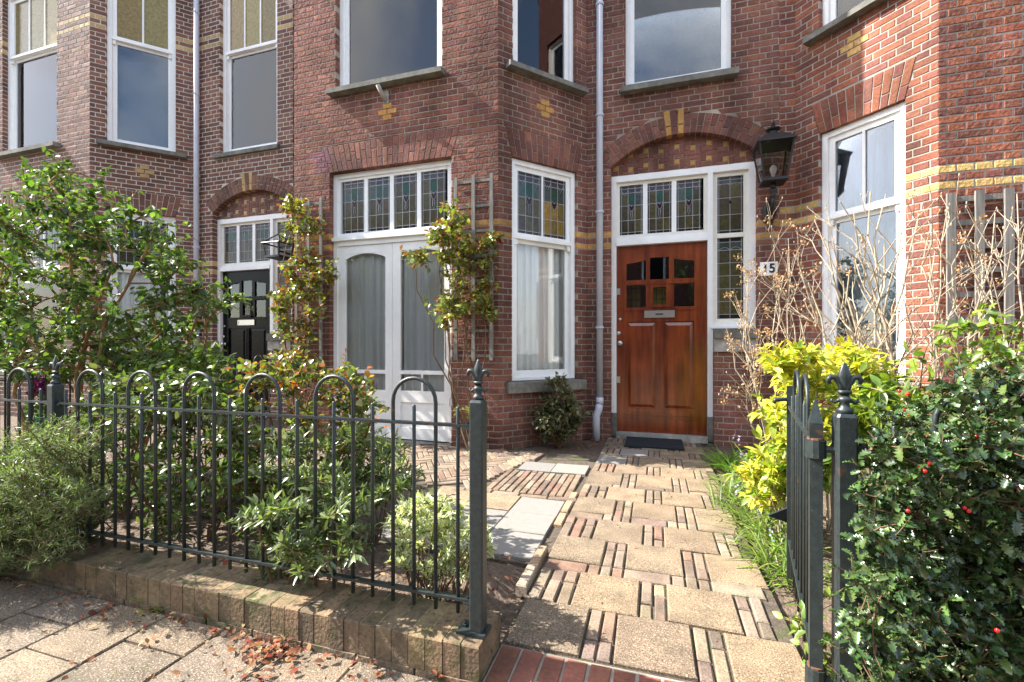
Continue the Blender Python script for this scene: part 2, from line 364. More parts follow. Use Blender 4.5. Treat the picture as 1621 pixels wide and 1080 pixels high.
class House:
    def __init__(s, style, root, mortar):
        s.style = style; s.root = root; s.recs = []; s.mortar = mortar; s.rest_name = 'brick'
        s.mm = MB(); s.up = MB(); s.rec = .0022 if style == 'left' else .0035; s.r = random.Random(hash(style) % 1000 if False else {'left': 3, 'ours': 11, 'right': 23}[style])
    def put(s, F, quad, n0=0.0, col=None, dep=DEP, mit=(0, 0), rough=0.0, mat='brick'):
        """quad: 4 (s,z) front corners anticlockwise from bottom left"""
        s.recs.append((F, quad, n0, col or jit(s.r.choice(PAL[s.style]), .14, s.r), dep, mit, rough, mat))
    def flush(s, nind=300):
        scored = []
        for i, rc in enumerate(s.recs):
            F, q = rc[0], rc[1]
            c = F.P(sum(a for a, z in q)/4, rc[2], sum(z for a, z in q)/4)
            u, v, f = pix(c)
            if f < .3 or not (0 < u < 1621 and 0 < v < 1080) or F.n.dot(-c+Vector((0, 0, H))) < 0: continue
            ps = [pix(F.P(a, rc[2], z)) for a, z in q]
            ar = abs(sum(ps[k][0]*ps[(k+1) % 4][1]-ps[(k+1) % 4][0]*ps[k][1] for k in range(4)))/2
            scored.append((ar, i))
        scored.sort(reverse=True); ind = set(i for a, i in scored[:nind])
        rest = {}
        for i, rc in enumerate(s.recs):
            if i in ind:
                mb = MB(); s.emit(mb, rc); obj('brick', mb, M[rc[7]], s.root)
            else:
                s.emit(rest.setdefault(rc[7], MB()), rc)
        for k, mb in rest.items(): obj('brickwork', mb, M[k], s.root, kind='stuff')
        obj('mortar', s.mm, M[s.mortar], s.root, kind='stuff')
        if s.up.v: obj('upper_wall', s.up, M['plainwall'], s.root)
    def emit(s, mb, rc):
        F, q, n0, col, dep, mit, rough, mt = rc; r = s.r
        cs = .0035; mb.cur = col
        cxs = sum(a for a, z in q)/4; czs = sum(z for a, z in q)/4
        t = rough
        back, mid, fr = [], [], []
        tl = r.uniform(-t, t); tz = r.uniform(-t, t)*.6; off = r.uniform(-t, t)*.7
        for k, (a, z) in enumerate(q):
            sg = 1 if a > cxs else -1; zg = 1 if z > czs else -1
            mm = mit[0] if sg < 0 else mit[1]
            back.append(F.P(a - sg*mm*dep, n0-dep, z))
            j = lambda: r.uniform(-.0012, .0012)
            mid.append(F.P(a+j(), n0-cs*.7, z+j()))
            fr.append(F.P(a-sg*cs+j(), n0+max(-.0008, off+t*.9+sg*tl+zg*tz)+j()*.8, z-zg*cs+j()))
        fs = [(0,1,5,4),(1,2,6,5),(2,3,7,6),(3,0,4,7),(4,5,9,8),(5,6,10,9),(6,7,11,10),(7,4,8,11),(8,9,10,11)]
        mb.add(back+mid+fr, fs)
    def wall(s, F, z0, zb, ztop, opens, mit=(0, 0), bands=(), diamonds=(), rough=0.0, a0=0.0, a1=None, mat='brick', phase=0, bandcol=None):
        a1 = F.L if a1 is None else a1
        k = 0; z = z0; yel = YEL[s.style]
        while z < ztop:
            h = HC if z < zb else .30
            zt_ = min(z+h, ztop); lo_c, hi_c = z+JT/2, zt_-JT/2
            brk = sorted(set(b for op in opens for b in op.zs if z+.0005 < b < zt_-.0005))
            lev = [z]+brk+[zt_]
            tgt = s.mm if z < zb else s.up
            rc = s.rec if z < zb else 0.0
            kk = k+phase; yb = any(abs((lo_c+hi_c)/2-b) < HC/2 for b in bands)
            for za, z1 in zip(lev[:-1], lev[1:]):
                lo, hi = max(lo_c, za), min(hi_c, z1)
                iv = [(a0, a0, a1, a1)]; ivm = [(a0, a0, a1, a1)]
                for op in opens:
                    if hi-lo > .006: iv = cut(iv, op(lo+.0004), op(hi-.0004), op.arc)
                    ivm = cut(ivm, op(za+.0003), op(z1-.0003), op.arc)
                for (l0, l1, r0, r1) in ivm:
                    ends = [rc if abs(l0-a0) > 1e-4 else 0, rc if abs(r0-a1) > 1e-4 else 0]
                    ml = mit[0] if abs(l0-a0) < 1e-4 else 0; mr_ = mit[1] if abs(r0-a1) < 1e-4 else 0
                    D = DEP-.004
                    tgt.hexa([F.P(l0+ends[0]+ml*rc,-rc,za), F.P(r0-ends[1]-mr_*rc,-rc,za), F.P(r0-ends[1]-mr_*D,-D,za), F.P(l0+ends[0]+ml*D,-D,za),
                              F.P(l1+ends[0]+ml*rc,-rc,z1), F.P(r1-ends[1]-mr_*rc,-rc,z1), F.P(r1-ends[1]-mr_*D,-D,z1), F.P(l1+ends[0]+ml*D,-D,z1)])
                if z >= zb or hi-lo <= .006: continue
                if kk % 2: mod, off = .11, .055
                else: mod, off = .22, (.0 if kk % 4 == 0 else .11)
                x = a0 - mod + (off % mod)
                if yb: mod = .11
                while x < a1:
                    x0, x1 = x+JT/2, x+mod-JT/2
                    for (l0, l1, r0, r1) in iv:
                        q0, q1 = max(x0, l0), min(x1, r0); t0, t1 = max(x0, l1), min(x1, r1)
                        if (q1-q0+t1-t0)/2 < .016 or q1-q0 < .004 or t1-t0 < .004: continue
                        m_ = (mit[0] if abs(q0-a0) < .012 else 0, mit[1] if abs(q1-a1) < .012 else 0)
                        if m_[0]: q0 = t0 = a0
                        if m_[1]: q1 = t1 = a1
                        col = jit(bandcol or yel, .08, s.r) if yb else None
                        s.put(F, [(q0, lo), (q1, lo), (t1, hi), (t0, hi)], 0.0, col, DEP, m_, rough, mat)
                    x += mod
            z = zt_; k += 1
        for (da, dz) in diamonds:                               # yellow diamond of five bricks let into the face
            for (oa, oz, w) in ((0, HC, .105), (-.057, 0, .105), (.057, 0, .105), (0, -HC, .105)):
                s.put(F, [(da+oa-w/2, dz+oz-.026), (da+oa+w/2, dz+oz-.026), (da+oa+w/2, dz+oz+.026), (da+oa-w/2, dz+oz+.026)], .0045, jit(yel, .08, s.r), .03, (0, 0), rough*.4, mat)
    def jack(s, F, a0, a1, z0, z1, ex, rough=0.0, mat='brick'):  # flat arch of bricks on end
        n = max(5, int(round((a1-a0)/.062))); h = z1-z0
        b = [a0+(a1-a0)*i/n for i in range(n+1)]; t = [a0-ex+(a1-a0+2*ex)*i/n for i in range(n+1)]
        s.mm.hexa([F.P(a0+.003,-.0045,z0+.004), F.P(a1-.003,-.0045,z0+.004), F.P(a1-.003,-DEP,z0+.004), F.P(a0+.003,-DEP,z0+.004),
                   F.P(a0-ex,-.0045,z1), F.P(a1+ex,-.0045,z1), F.P(a1+ex,-DEP,z1), F.P(a0-ex,-DEP,z1)])
        L = lambda i, z: b[i]+(t[i]-b[i])*(z-z0)/h
        for i in range(n):
            sp = z0+h*(.66 if i % 2 else .34)
            for (za, zc) in ((z0, sp-.004), (sp+.004, z1-.006)):
                s.put(F, [(L(i, za)+.004, za), (L(i+1, za)-.004, za), (L(i+1, zc)-.004, zc), (L(i, zc)+.004, zc)], 0.001, None, DEP, (0, 0), rough, mat)
    def ring(s, F, cx, cz, R, T, th, keys=True, mat='brick', yel=None, mortar=True):
        n = int(round(2*th*(R+T*.3)/.062)); n += (n+1) % 2
        pt = lambda w, r: (cx+r*math.sin(w), cz+r*math.cos(w))
        for i in range(24):
            w0, w1 = -th+2*th*i/24, -th+2*th*(i+1)/24
            q = [pt(w0, R+.004), pt(w1, R+.004), pt(w1, R+T), pt(w0, R+T)]
            s.mm.hexa([F.P(*(q[0][0],-.006,q[0][1])), F.P(q[1][0],-.006,q[1][1]), F.P(q[1][0],-DEP,q[1][1]), F.P(q[0][0],-DEP,q[0][1]),
                       F.P(q[3][0],-.006,q[3][1]), F.P(q[2][0],-.006,q[2][1]), F.P(q[2][0],-DEP,q[2][1]), F.P(q[3][0],-DEP,q[3][1])])
        kid = (n//2-2, n//2) if keys else ()
        for i in range(n):
            w0, w1 = -th+2*th*i/n, -th+2*th*(i+1)/n
            g = .0042/R
            iskey = i in kid
            sp = R+T*(.64 if i % 2 else .36)
            top = R+T-.004+(.055 if iskey or (keys and i == n//2-1) else 0)
            if iskey: sp = R+T*.45
            for (ra, rb) in ((R, sp-.004), (sp+.004, top)):
                q = [pt(w0+g, ra), pt(w1-g, ra), pt(w1-g*.9, rb), pt(w0+g*.9, rb)]
                s.put(F, q, .006 if iskey else .001, jit(yel or YEL[s.style], .06, s.r) if iskey else None, DEP, (0, 0), 0.0008, mat)
    def tympanum(s, F, n0, xl, xr, zb, cx, cz, R, mat='brick'):
        c = .158; yel = YEL[s.style]; b = .048
        s.mm.hexa([F.P(xl-.02,n0-.0045,zb), F.P(xr+.02,n0-.0045,zb), F.P(xr+.02,n0-.05,zb), F.P(xl-.02,n0-.05,zb),
                   F.P(xl-.02,n0-.006,cz+R+.05), F.P(xr+.02,n0-.006,cz+R+.05), F.P(xr+.02,n0-.05,cz+R+.05), F.P(xl-.02,n0-.05,cz+R+.05)])
        x = xl - .03; i = 0
        while x < xr+.05:
            z = zb+.01 - (.03 if i % 2 else 0)
            while z < cz+R+.05:
                pcs = [((.0, .0, 2*b+.006, b), None), ((2*b+.012, 0, b, 2*b+.006), None), ((b+.006, 2*b+.012, 2*b+.006, b), None),
                       ((0, b+.006, b, 2*b+.006), None), ((b+.006, b+.006, b, b), yel)]
                for ((ox, oz, w, h), col) in pcs:
                    q = [(x+ox, z+oz), (x+ox+w, z+oz), (x+ox+w, z+oz+h), (x+ox, z+oz+h)]
                    mx, mz = x+ox+w/2, z+oz+h/2
                    if math.hypot(mx-cx, mz-cz) > R+.05 or mx < xl-.02 or mx > xr+.02 or z+oz+h < zb+.012: continue
                    zc_ = max(z+oz, zb); q[0] = (q[0][0], zc_); q[1] = (q[1][0], zc_)
                    s.put(F, q, n0, jit(col, .08, s.r) if col else None, .03, (0, 0), 0.0006, mat)
                z += c
            x += c; i += 1
# ------------------------------------------------------------------ joinery
def rframe(mb, F, a0, a1, z0, z1, w, n0, n1, wb=None, wt=None):
    wb = w if wb is None else wb; wt = w if wt is None else wt
    F.box(mb, a0, a0+w, n0, n1, z0, z1); F.box(mb, a1-w, a1, n0, n1, z0, z1)
    if wb: F.box(mb, a0+w, a1-w, n0, n1-.002, z0, z0+wb)
    if wt: F.box(mb, a0+w, a1-w, n0, n1-.002, z1-wt, z1)
def pane(F, a0, a1, z0, z1, n, parent, mat='glass', name='pane'):
    mb = MB(); F.box(mb, a0, a1, n-.005, n, z0, z1); return obj(name, mb, M[mat], parent)
OLIVE = [(.065, .058, .026), (.055, .050, .028), (.080, .068, .030), (.048, .044, .028)]
def leaded(F, a0, a1, z0, z1, n, parent, kind='tulip', amber=False, r=rng):
    """one leaded light: glass pieces with lead cames proud of them"""
    g = MB(); c = MB(); w, h = a1-a0, z1-z0
    cols = [0, .07, .36, .66, .93, 1] if kind != 'side' else [0, .06, .5, .94, 1]
    rows = [0, .055, .30, .60, .86, .95, 1] if kind == 'tulip' else ([0, .05, .21, .37, .53, .69, .85, .95, 1] if kind == 'tall' else [0, .05, .33, .63, .88, .95, 1])
    if kind == 'tall': cols = [0, .06, .5, .94, 1]
    base = OLIVE if not amber else [(.20, .13, .02), (.17, .11, .02), (.12, .09, .03), (.23, .15, .025)]  # amber glass: light from behind is painted into its base colour
    for i in range(len(cols)-1):
        for j in range(len(rows)-1):
            col = jit(r.choice(base), .15, r)
            edge = i in (0, len(cols)-2) or j in (0, len(rows)-2)
            if edge: col = (.018, .018, .02)
            elif j == len(rows)-3: col = jit((.045, .042, .058), .2, r) if kind == 'tulip' else jit((.045, .055, .05), .2, r)
            elif kind == 'tulip' and i == 2 and j == len(rows)-4: col = jit((.014, .060, .044), .2, r)
            elif kind == 'tulip' and i != 2 and j == len(rows)-4 and r.random() < .5: col = jit((.04, .068, .062), .2, r)
            F.box(g, a0+w*cols[i], a0+w*cols[i+1], n-.004, n+r.uniform(-.0008, .0008), z0+h*rows[j], z0+h*rows[j+1])
            g.c[-8:] = [col]*8
    for x in cols[1:-1]: F.box(c, a0+w*x-.0032, a0+w*x+.0032, n-.003, n+.004, z0, z1)
    for k, y in enumerate(rows[1:-1]): F.box(c, a0, a1, n-.003, n+.0033, z0+h*y-.0032, z0+h*y+.0032)
    if kind in ('tulip',):
        cx, cy = a0+w*.51, z0+h*.56
        pts = [(cx-.10*w, cy+.07*h), (cx-.11*w, cy), (cx-.05*w, cy-.06*h), (cx, cy-.07*h), (cx+.05*w, cy-.06*h), (cx+.11*w, cy), (cx+.10*w, cy+.07*h), (cx, cy+.02*h), (cx-.10*w, cy+.07*h)]
        c.tube([F.P(a, n+.002, z) for a, z in pts], .003, 5)
        c.tube([F.P(a, n+.002, z) for a, z in [(cx-.03*w, cy-.07*h), (cx-.045*w, cy-.18*h), (cx, cy-.25*h), (cx+.045*w, cy-.18*h), (cx+.03*w, cy-.07*h)]], .003, 5)
        pet = MB(); pet.cur = (.022, .006, .010)
        pet.add([F.P(a, n+.0035, z) for a, z in pts[:-1]]+[F.P(a, n-.001, z) for a, z in pts[:-1]], [tuple(range(8))[::-1]]+[(k, (k+1) % 8, 8+(k+1) % 8, 8+k) for k in range(8)])
        g.v += pet.v; g.c += pet.c; o = len(g.v)-16; g.f += [tuple(i+o for i in f) for f in pet.f]
        for sx in (.215, .795):
            c.tube([F.P(a0+w*(sx+.14*t), n+.002, z0+h*(.86-.06*math.cos(t*3.0))) for t in (-1, -.5, 0, .5, 1)], .0028, 5)
    elif kind == 'side':
        cx, cy = a0+w*.5, z0+h*.55
        pts = [(cx-.07*w, cy), (cx, cy-.03*h), (cx+.07*w, cy), (cx, cy+.03*h)]
        g.cur = (.01, .01, .012)
        g.add([F.P(a, n+.004, z) for a, z in pts]+[F.P(a, n-.001, z) for a, z in pts], [(3,2,1,0),(0,1,5,4),(1,2,6,5),(2,3,7,6),(3,0,4,7)])
    if kind in ('tall', 'side'):
        for sx in (.28, .72):
            c.tube([F.P(a0+w*(sx+.21*t), n+.002, z0+h*(.885-.03*t*t)) for t in (-1, -.5, 0, .5, 1)], .0028, 5)
    lo = obj('leaded_light', g, M['stained'], parent); obj('lead_came', c, M['lead'], parent)
    return lo
def sill(F, a0, a1, z0, z1, proud, parent, mat='stone'):
    mb = MB(); n0 = -.10
    mb.hexa([F.P(a0,proud,z0), F.P(a1,proud,z0), F.P(a1,n0,z0), F.P(a0,n0,z0), F.P(a0,proud,z1-.012), F.P(a1,proud,z1-.012), F.P(a1,n0,z1), F.P(a0,n0,z1)])
    return obj('window_sill', mb, M[mat], parent)
def window(hs, F, a0, a1, z0, z1, rec=.06, meet=None, lights=0, top='plain', glass='glass_up', botw=.10, fw=.045, mat='white', amber=None, sashw=.05):
    """sash window set back in the brick opening"""
    fr = MB(); n1 = -rec; n0 = -rec-.09
    rframe(fr, F, a0, a1, z0, z1, fw, n0, n1, wb=.03, wt=fw)
    win = obj('window', fr, M[mat], hs.root)
    i0, i1, b0, b1 = a0+fw, a1-fw, z0+.03, z1-fw
    sn = n1-.025
    if meet is None:
        sh = MB(); rframe(sh, F, i0, i1, b0, b1, sashw, sn-.04, sn, wb=botw); obj('sash', sh, M[mat], win)
        pane(F, i0+sashw-.004, i1-sashw+.004, b0+botw-.004, b1-sashw+.004, sn-.016, win, glass)
    else:
        lo = MB(); rframe(lo, F, i0, i1, b0, meet, sashw, sn-.06, sn-.02, wb=botw, wt=.05); obj('sash', lo, M[mat], win)
        pane(F, i0+sashw-.004, i1-sashw+.004, b0+botw-.004, meet-.05+.004, sn-.036, win, glass)
        up = MB(); rframe(up, F, i0, i1, meet, b1, sashw, sn-.04, sn, wb=.055, wt=sashw)
        F.box(up, i0-.012, i1+.012, sn-.03, sn+.028, meet-.012, meet+.018)          # moulded meeting rail
        for a in (i0, i1-.045):                                                     # horns
            F.box(up, a+.004, a+.040, sn-.015, sn+.012, meet-.07, meet-.012)
        us = obj('sash', up, M[mat], win)
        n = max(1, lights); t0, t1 = i0+sashw, i1-sashw; bw = .022
        wd = (t1-t0-(n-1)*bw)/n
        for k in range(n):
            x = t0+k*(wd+bw)
            if k:
                gb = MB(); F.box(gb, x-bw, x, sn-.035, sn-.003, meet+.055, b1-sashw); obj('glazing_bar', gb, M[mat], win)
            if top == 'leaded':
                leaded(F, x, x+wd, meet+.055, b1-sashw, sn-.02, win, 'tulip', amber=(amber is not None and k in amber))
            elif top == 'amber': 
                pn = MB(); pn.cur = jit((.24, .19, .07), .2) ; F.box(pn, x-.003, x+wd+.003, sn-.022, sn-.016, meet+.052, b1-sashw+.003); obj('pane', pn, M['stained'], win)
            else: pane(F, x-.003, x+wd+.003, meet+.052, b1-sashw+.003, sn-.018, win, glass)
    return win
def curtain(F, a0, a1, z0, z1, n, label, mat='net', folds=9, amp=.03, gath=1.0):
    mb = MB(); m = int((a1-a0)/.012); vs = []
    for i in range(m+1):
        t = i/m; a = a0+(a1-a0)*t
        o = amp*math.sin(t*folds*6.283+1.3*math.sin(t*7))+amp*.4*math.sin(t*folds*14.1+2)
        for z, k in ((z0, 1.25), ((z0+z1)/2, 1.0), (z1, .7)):
            vs.append(F.P(a+.006*math.sin(i*1.7), n+o*k, z))
    fs = []
    for i in range(m):
        for j in range(2): fs.append((i*3+j, (i+1)*3+j, (i+1)*3+j+1, i*3+j+1))
    mb.add(vs, fs)
    c = F.P((a0+a1)/2, n, z0)
    o = obj('curtain', mb, M[mat], None, smooth=True)
    tag(o, label, 'curtain', 'curtains behind the windows'); return o
# ------------------------------------------------------------------ the three houses
YW, YB = 5.05, 4.21
MI = .43
def shell(root, xs, y0s, zt, seam0, seam1, room=True):
    """floors, party walls, rear wall and roof so that the rooms are real and dark"""
    def slab(name, z0, z1, mat, grow=0.0):
        pts = [(seam0, 8.5), (seam0, YW+.105-grow)] + [(x, y+.105-grow) for x, y in zip(xs, y0s)] + [(seam1, YW+.105-grow), (seam1, 8.5)]
        mb = MB(); n = len(pts)
        mb.add([(x, y, z0) for x, y in pts]+[(x, y, z1) for x, y in pts], [tuple(range(n))[::-1] if False else tuple(range(n)), tuple(n+i for i in range(n))[::-1]]+[(i, n+i, n+(i+1) % n, (i+1) % n) for i in range(n)])
        return obj(name, mb, M[mat], root)
    slab('ground_floor', -.05, -.012, 'room'); slab('upper_floor', 3.28, 3.50, 'room'); slab('attic_floor', zt-.1, zt, 'room')
    slab('cornice', zt+.001, zt+.16, 'white', .16)
    mb = MB(); mb.box(seam0, seam1, 8.5, 8.6, -.05, zt); obj('rear_wall', mb, M['room'], root)
    for x in (seam0, seam1-.06):
        mb = MB(); mb.box(x, x+.06, YW+.11, 8.5, -.05, zt); obj('party_wall', mb, M['room'], root)
    mb = MB(); w0, w1 = seam0, seam1
    mb.add([(w0, YW-.1, zt+.161), (w1, YW-.1, zt+.161), (w1, 8.6, zt+.161), (w0, 8.6, zt+.161), (w0, 6.8, zt+2.0), (w1, 6.8, zt+2.0)],
           [(0,3,2,1), (0,1,5,4), (2,3,4,5), (0,4,3), (1,2,5)])
    obj('roof', mb, M['roof'], root)
def arc_open(xl, xr, zs, cz, R, T, zpar, xpar):
    g = segm(xl, xr, zs, cz, R, T)
    f = lambda z: (xl, xpar) if z < zpar else g(z)
    f.zs = (zpar, zs); f.arc = True; return f
def pipe(root, x, y, ztop, foot=True, kick=-.03):
    mb = MB(); r = .036
    pts = [(x, y, ztop), (x, y, .42)]
    mb.tube(pts, r, 12)
    mb.tube([(x, y, .44), (x, y, .36)], r*1.14, 12)
    mb.tube([(x, y, .37), (x+kick*.3, y-.01, .31), (x+kick, y-.02, .25), (x+kick*1.15, y-.02, .17), (x+kick*1.15, y-.02, -.03)], r*1.12, 12)
    p = obj('downpipe', mb, M['zinc'], root, smooth=True)
    for z in (1.2, 2.45, 3.5, 4.7, 5.9):
        if z < ztop:
            c = MB(); c.tube([(x, y, z-.011), (x, y, z+.011)], r*1.28, 12); c.box(x-.012, x+.012, y, y+.08, z-.008, z+.008)
            obj('pipe_clip', c, M['zinc'], p)
def entrance(hs, dx, mat, zoff=0.0, motif=True):
    """door frame with leaded fanlight and sidelight, panelled door, sidelight sill"""
    F = Face((dx, 5.13), (dx+1, 5.13)); root = hs.root
    mb = MB()
    zt = 2.866
    F.box(mb, -.468, -.402, -.09, 0, .26, zt); F.box(mb, .527, .579, -.09, .004, .26, zt-.066); F.box(mb, .915, .981, -.09, 0, 1.177, zt)
    F.box(mb, -.402, .915, -.09, .002, zt-.066, zt)
    F.box(mb, -.402, .527, -.08, .012, 2.10, 2.150); F.box(mb, -.402, .527, -.05, -.006, 2.15, 2.185)
    F.box(mb, .579, .915, -.09, .002, 1.177, 1.235); F.box(mb, .56, .955, -.02, .025, 1.178, 1.20)
    fr = obj('door_frame', mb, M['white'], root)
    for (x0, x1) in ((-.468, -.402), (.527, .579)):
        b = MB(); F.box(b, x0-.003, x1+.003, -.09, .006, 0, .26); obj('plinth_block', b, M['stone'], fr)
    b = MB(); rframe(b, F, -.402, .527, 2.185, zt-.066, .035, -.075, -.03); rframe(b, F, .579, .915, 1.235, zt-.066, .045, -.075, -.03)
    sa = F.S(1137, 362, -.05)[0]; zb_ = 2.155
    F.box(b, .624, .870, -.07, -.024, 2.12, 2.165); obj('glazing_frame', b, M['cream'], fr)
    xs = [F.S(u, 330, -.05)[0]-0 for u in (981.4, 1017.7, 1025, 1063, 1070.6, 1110)] if dx == 0 else None
    if xs is None: F0 = Face((0, 5.13), (1, 5.13)); xs = [F0.S(u, 330, -.05)[0] for u in (981.4, 1017.7, 1025, 1063, 1070.6, 1110)]
    for k in range(3):
        leaded(F, xs[2*k], xs[2*k+1], 2.222, 2.76, -.05, fr, 'tulip')
    for k in range(2):
        b = MB(); F.box(b, xs[2*k+1], xs[2*k+2], -.07, -.032, 2.22, 2.766); obj('glazing_bar', b, M['white'], fr)
    leaded(F, .626, .868, 2.168, 2.752, -.05, fr, 'side'); leaded(F, .626, .868, 1.285, 2.118, -.05, fr, 'tall')
    # two-tier stone under the sidelight
    b = MB(); F.box(b, .583, .995, -.12, .125, 1.075, 1.175); obj('window_sill', b, M['stone'], root)
    b = MB(); F.box(b, .583, .975, -.06, .10, .94, 1.073); obj('window_sill', b, M['stone_pale'], root)
    # threshold
    b = MB(); F.box(b, -.40, .525, -.14, .055, -.01, .052); obj('threshold', b, M['stone_pale'], root)
    # door leaf
    n1, n0 = -.045, -.09; xl, xr, zl, zh = -.400, .525, .056, 2.098
    F0 = Face((0, 5.13), (1, 5.13)); gx = [F0.S(u, 450, n1)[0] for u in (991.7, 1022.5, 1029, 1059, 1067, 1099)]
    zr = [F0.S(1045, v, n1)[1] for v in (486, 450, 442, 407)]
    pz0, pz1 = F0.S(1045, 648, n1)[1], F0.S(1045, 509, n1)[1]
    px = [F0.S(u, 580, n1)[0] for u in (992.6, 1037.5, 1052, 1102)]
    d = MB()
    F.box(d, xl, gx[0], n0, n1, zl, zh); F.box(d, gx[5], xr, n0, n1, zl, zh)
    F.box(d, gx[0], gx[5], n0, n1-.001, zr[3], zh); F.box(d, gx[0], gx[5], n0, n1-.001, pz1, zr[0]); F.box(d, gx[0], gx[5], n0, n1-.001, zl, pz0)
    for (a, b_) in ((gx[1], gx[2]), (gx[3], gx[4])): F.box(d, a, b_, n0, n1-.002, zr[0], zr[3])
    for k in (0, 2, 4): F.box(d, gx[k], gx[k+1], n0, n1-.003, zr[1], zr[2])
    for (a, b_, da, db) in ((gx[0], gx[1], .055, .025), (gx[4], gx[5], .025, .055)):    # cambered heads
        d.add([F.P(a, n1-.003, zr[3]), F.P(b_, n1-.003, zr[3]), F.P(b_, n1-.003, zr[3]-db), F.P((a+b_)/2, n1-.003, zr[3]-(da+db)/2-.004), F.P(a, n1-.003, zr[3]-da),
               F.P(a, n0, zr[3]), F.P(b_, n0, zr[3]), F.P(b_, n0, zr[3]-db), F.P((a+b_)/2, n0, zr[3]-(da+db)/2-.004), F.P(a, n0, zr[3]-da)],
              [(4,3,2,1,0), (0,1,6,5), (1,2,7,6), (2,3,8,7), (3,4,9,8), (4,0,5,9)])
    F.box(d, px[1]+.012, px[2]-.012, n0, n1-.002, pz0, pz1)
    F.box(d, px[1]+.03, px[1]+.042, n1-.004, n1+.004, pz0+.01, pz1-.01); F.box(d, px[2]-.042, px[2]-.03, n1-.004, n1+.004, pz0+.01, pz1-.01)
    for z in (zr[0]-.022, pz0-.05, pz0-.085): F.box(d, gx[0]-.012, gx[5]+.012, n1-.004, n1+.012, z-.012, z+.004)
    F.box(d, gx[0]-.005, gx[5]+.005, n1-.004, n1+.016, zr[1]+.004, zr[1]+.02)
    door = obj('door', d, M[mat], root)
    for (a, b_) in ((gx[0], px[1]+.012), (px[2]-.012, gx[5])):
        p = MB(); F.box(p, a, b_, n0+.01, n1-.02, pz0, pz1)
        p.add([F.P(a+.012, n1-.02, pz0+.012), F.P(b_-.012, n1-.02, pz0+.012), F.P(b_-.012, n1-.02, pz1-.012), F.P(a+.012, n1-.02, pz1-.012),
               F.P(a+.045, n1-.010, pz0+.045), F.P(b_-.045, n1-.010, pz0+.045), F.P(b_-.045, n1-.010, pz1-.045), F.P(a+.045, n1-.010, pz1-.045)],
              [(0,1,5,4),(1,2,6,5),(2,3,7,6),(3,0,4,7),(4,5,6,7)])
        obj('door_panel', p, M[mat], door)
    for k in (0, 2, 4):
        pane(F, gx[k], gx[k+1], zr[2], zr[3], n1-.02, door, 'glass_up')
        if k != 2: pane(F, gx[k], gx[k+1], zr[0], zr[1], n1-.02, door, 'glass_up')
    w = MB(); rframe(w, F, gx[2], gx[3], zr[0], zr[1], .03, n1-.03, n1+.008); F.box(w, gx[2]-.008, gx[3]+.008, n1-.01, n1+.03, zr[0]-.004, zr[0]+.018)
    obj('wicket_window', w, M[mat], door); pane(F, gx[2]+.028, gx[3]-.028, zr[0]+.028, zr[1]-.028, n1-.015, door, 'glass')
    # leaded screen inside, seen through the lower panes
    g = MB()
    lp = MB(); za, zc = zr[0]-.1, zr[1]+.02
    for (a, b_) in ((gx[0], gx[1]-.06), (gx[2]+.02, gx[3]-.02)):
        lp.cur = (.30, .27, .03); F.box(lp, a, b_, n0-.12, n0-.11, za, zc)
    obj('inner_glass', lp, M['stained'], door)
    for (a, b_) in ((gx[0], gx[1]-.06), (gx[2]+.02, gx[3]-.02)):
        for t in (.3, .7): F.box(g, a+(b_-a)*t-.004, a+(b_-a)*t+.004, n0-.11, n0-.104, za, zc)
        for t in (.55, .9): F.box(g, a, b_, n0-.11, n0-.1045, za+(zc-za)*t-.004, za+(zc-za)*t+.004)
    obj('inner_came', g, M['lead_dark'], door)
    # ironmongery
    lu = [F0.S(1020, 497, n1)[0], F0.S(1068, 497, n1)[0]]; lz = [F0.S(1044, 503, n1)[1], F0.S(1044, 491.7, n1)[1]]
    l = MB(); rframe(l, F, lu[0], lu[1], lz[0], lz[1], .014, n1-.002, n1+.014); F.box(l, lu[0]+.014, lu[1]-.014, n1-.002, n1+.009, lz[0]+.014, lz[1]-.014)
    lp_ = obj('letter_plate', l, M['steel'], door)
    if mat == 'door':
        k = MB(); c0 = F.P((lu[0]+lu[1])/2, n1+.009, (lz[0]+lz[1])/2); F.box(k, (lu[0]+lu[1])/2-.04, (lu[0]+lu[1])/2+.04, n1+.0085, n1+.013, (lz[0]+lz[1])/2-.008, (lz[0]+lz[1])/2+.006); obj('plate_engraving', k, M['lampiron'], lp_)
    for (u, v, r, dp) in ((981.7, 543.6, .030, .055), (979.4, 527.8, .022, .018), (981.7, 505.8, .016, .014)):
        a, z = F0.S(u, v, n1); c = F.P(a, n1, z); k = MB()
        if dp > .05: prof = [(r*.8, 0), (r*.8, .008), (.010, .012), (.010, .03), (r*.8, .036), (r, .046), (r*.8, .058), (r*.3, .062)]
        else: prof = [(r, 0), (r, dp*.7), (r*.75, dp), (r*.3, dp+.002)]
        k.lathe(prof, (0, 0, 0), 16); k.v = [(c.x+x, c.y-zz, c.z+y) for (x, y, zz) in k.v]; k.f = [f[::-1] for f in k.f]
        obj('door_knob' if dp > .05 else 'door_lock', k, M['steel'], door, smooth=True)
    for v in (461.8, 601):
        a, z = F0.S(979, v, n1); k = MB(); F.box(k, a-.018, a+.018, n1-.002, n1+.006, z-.035, z+.035); obj('lock_plate', k, M['steel'], door)
    return fr
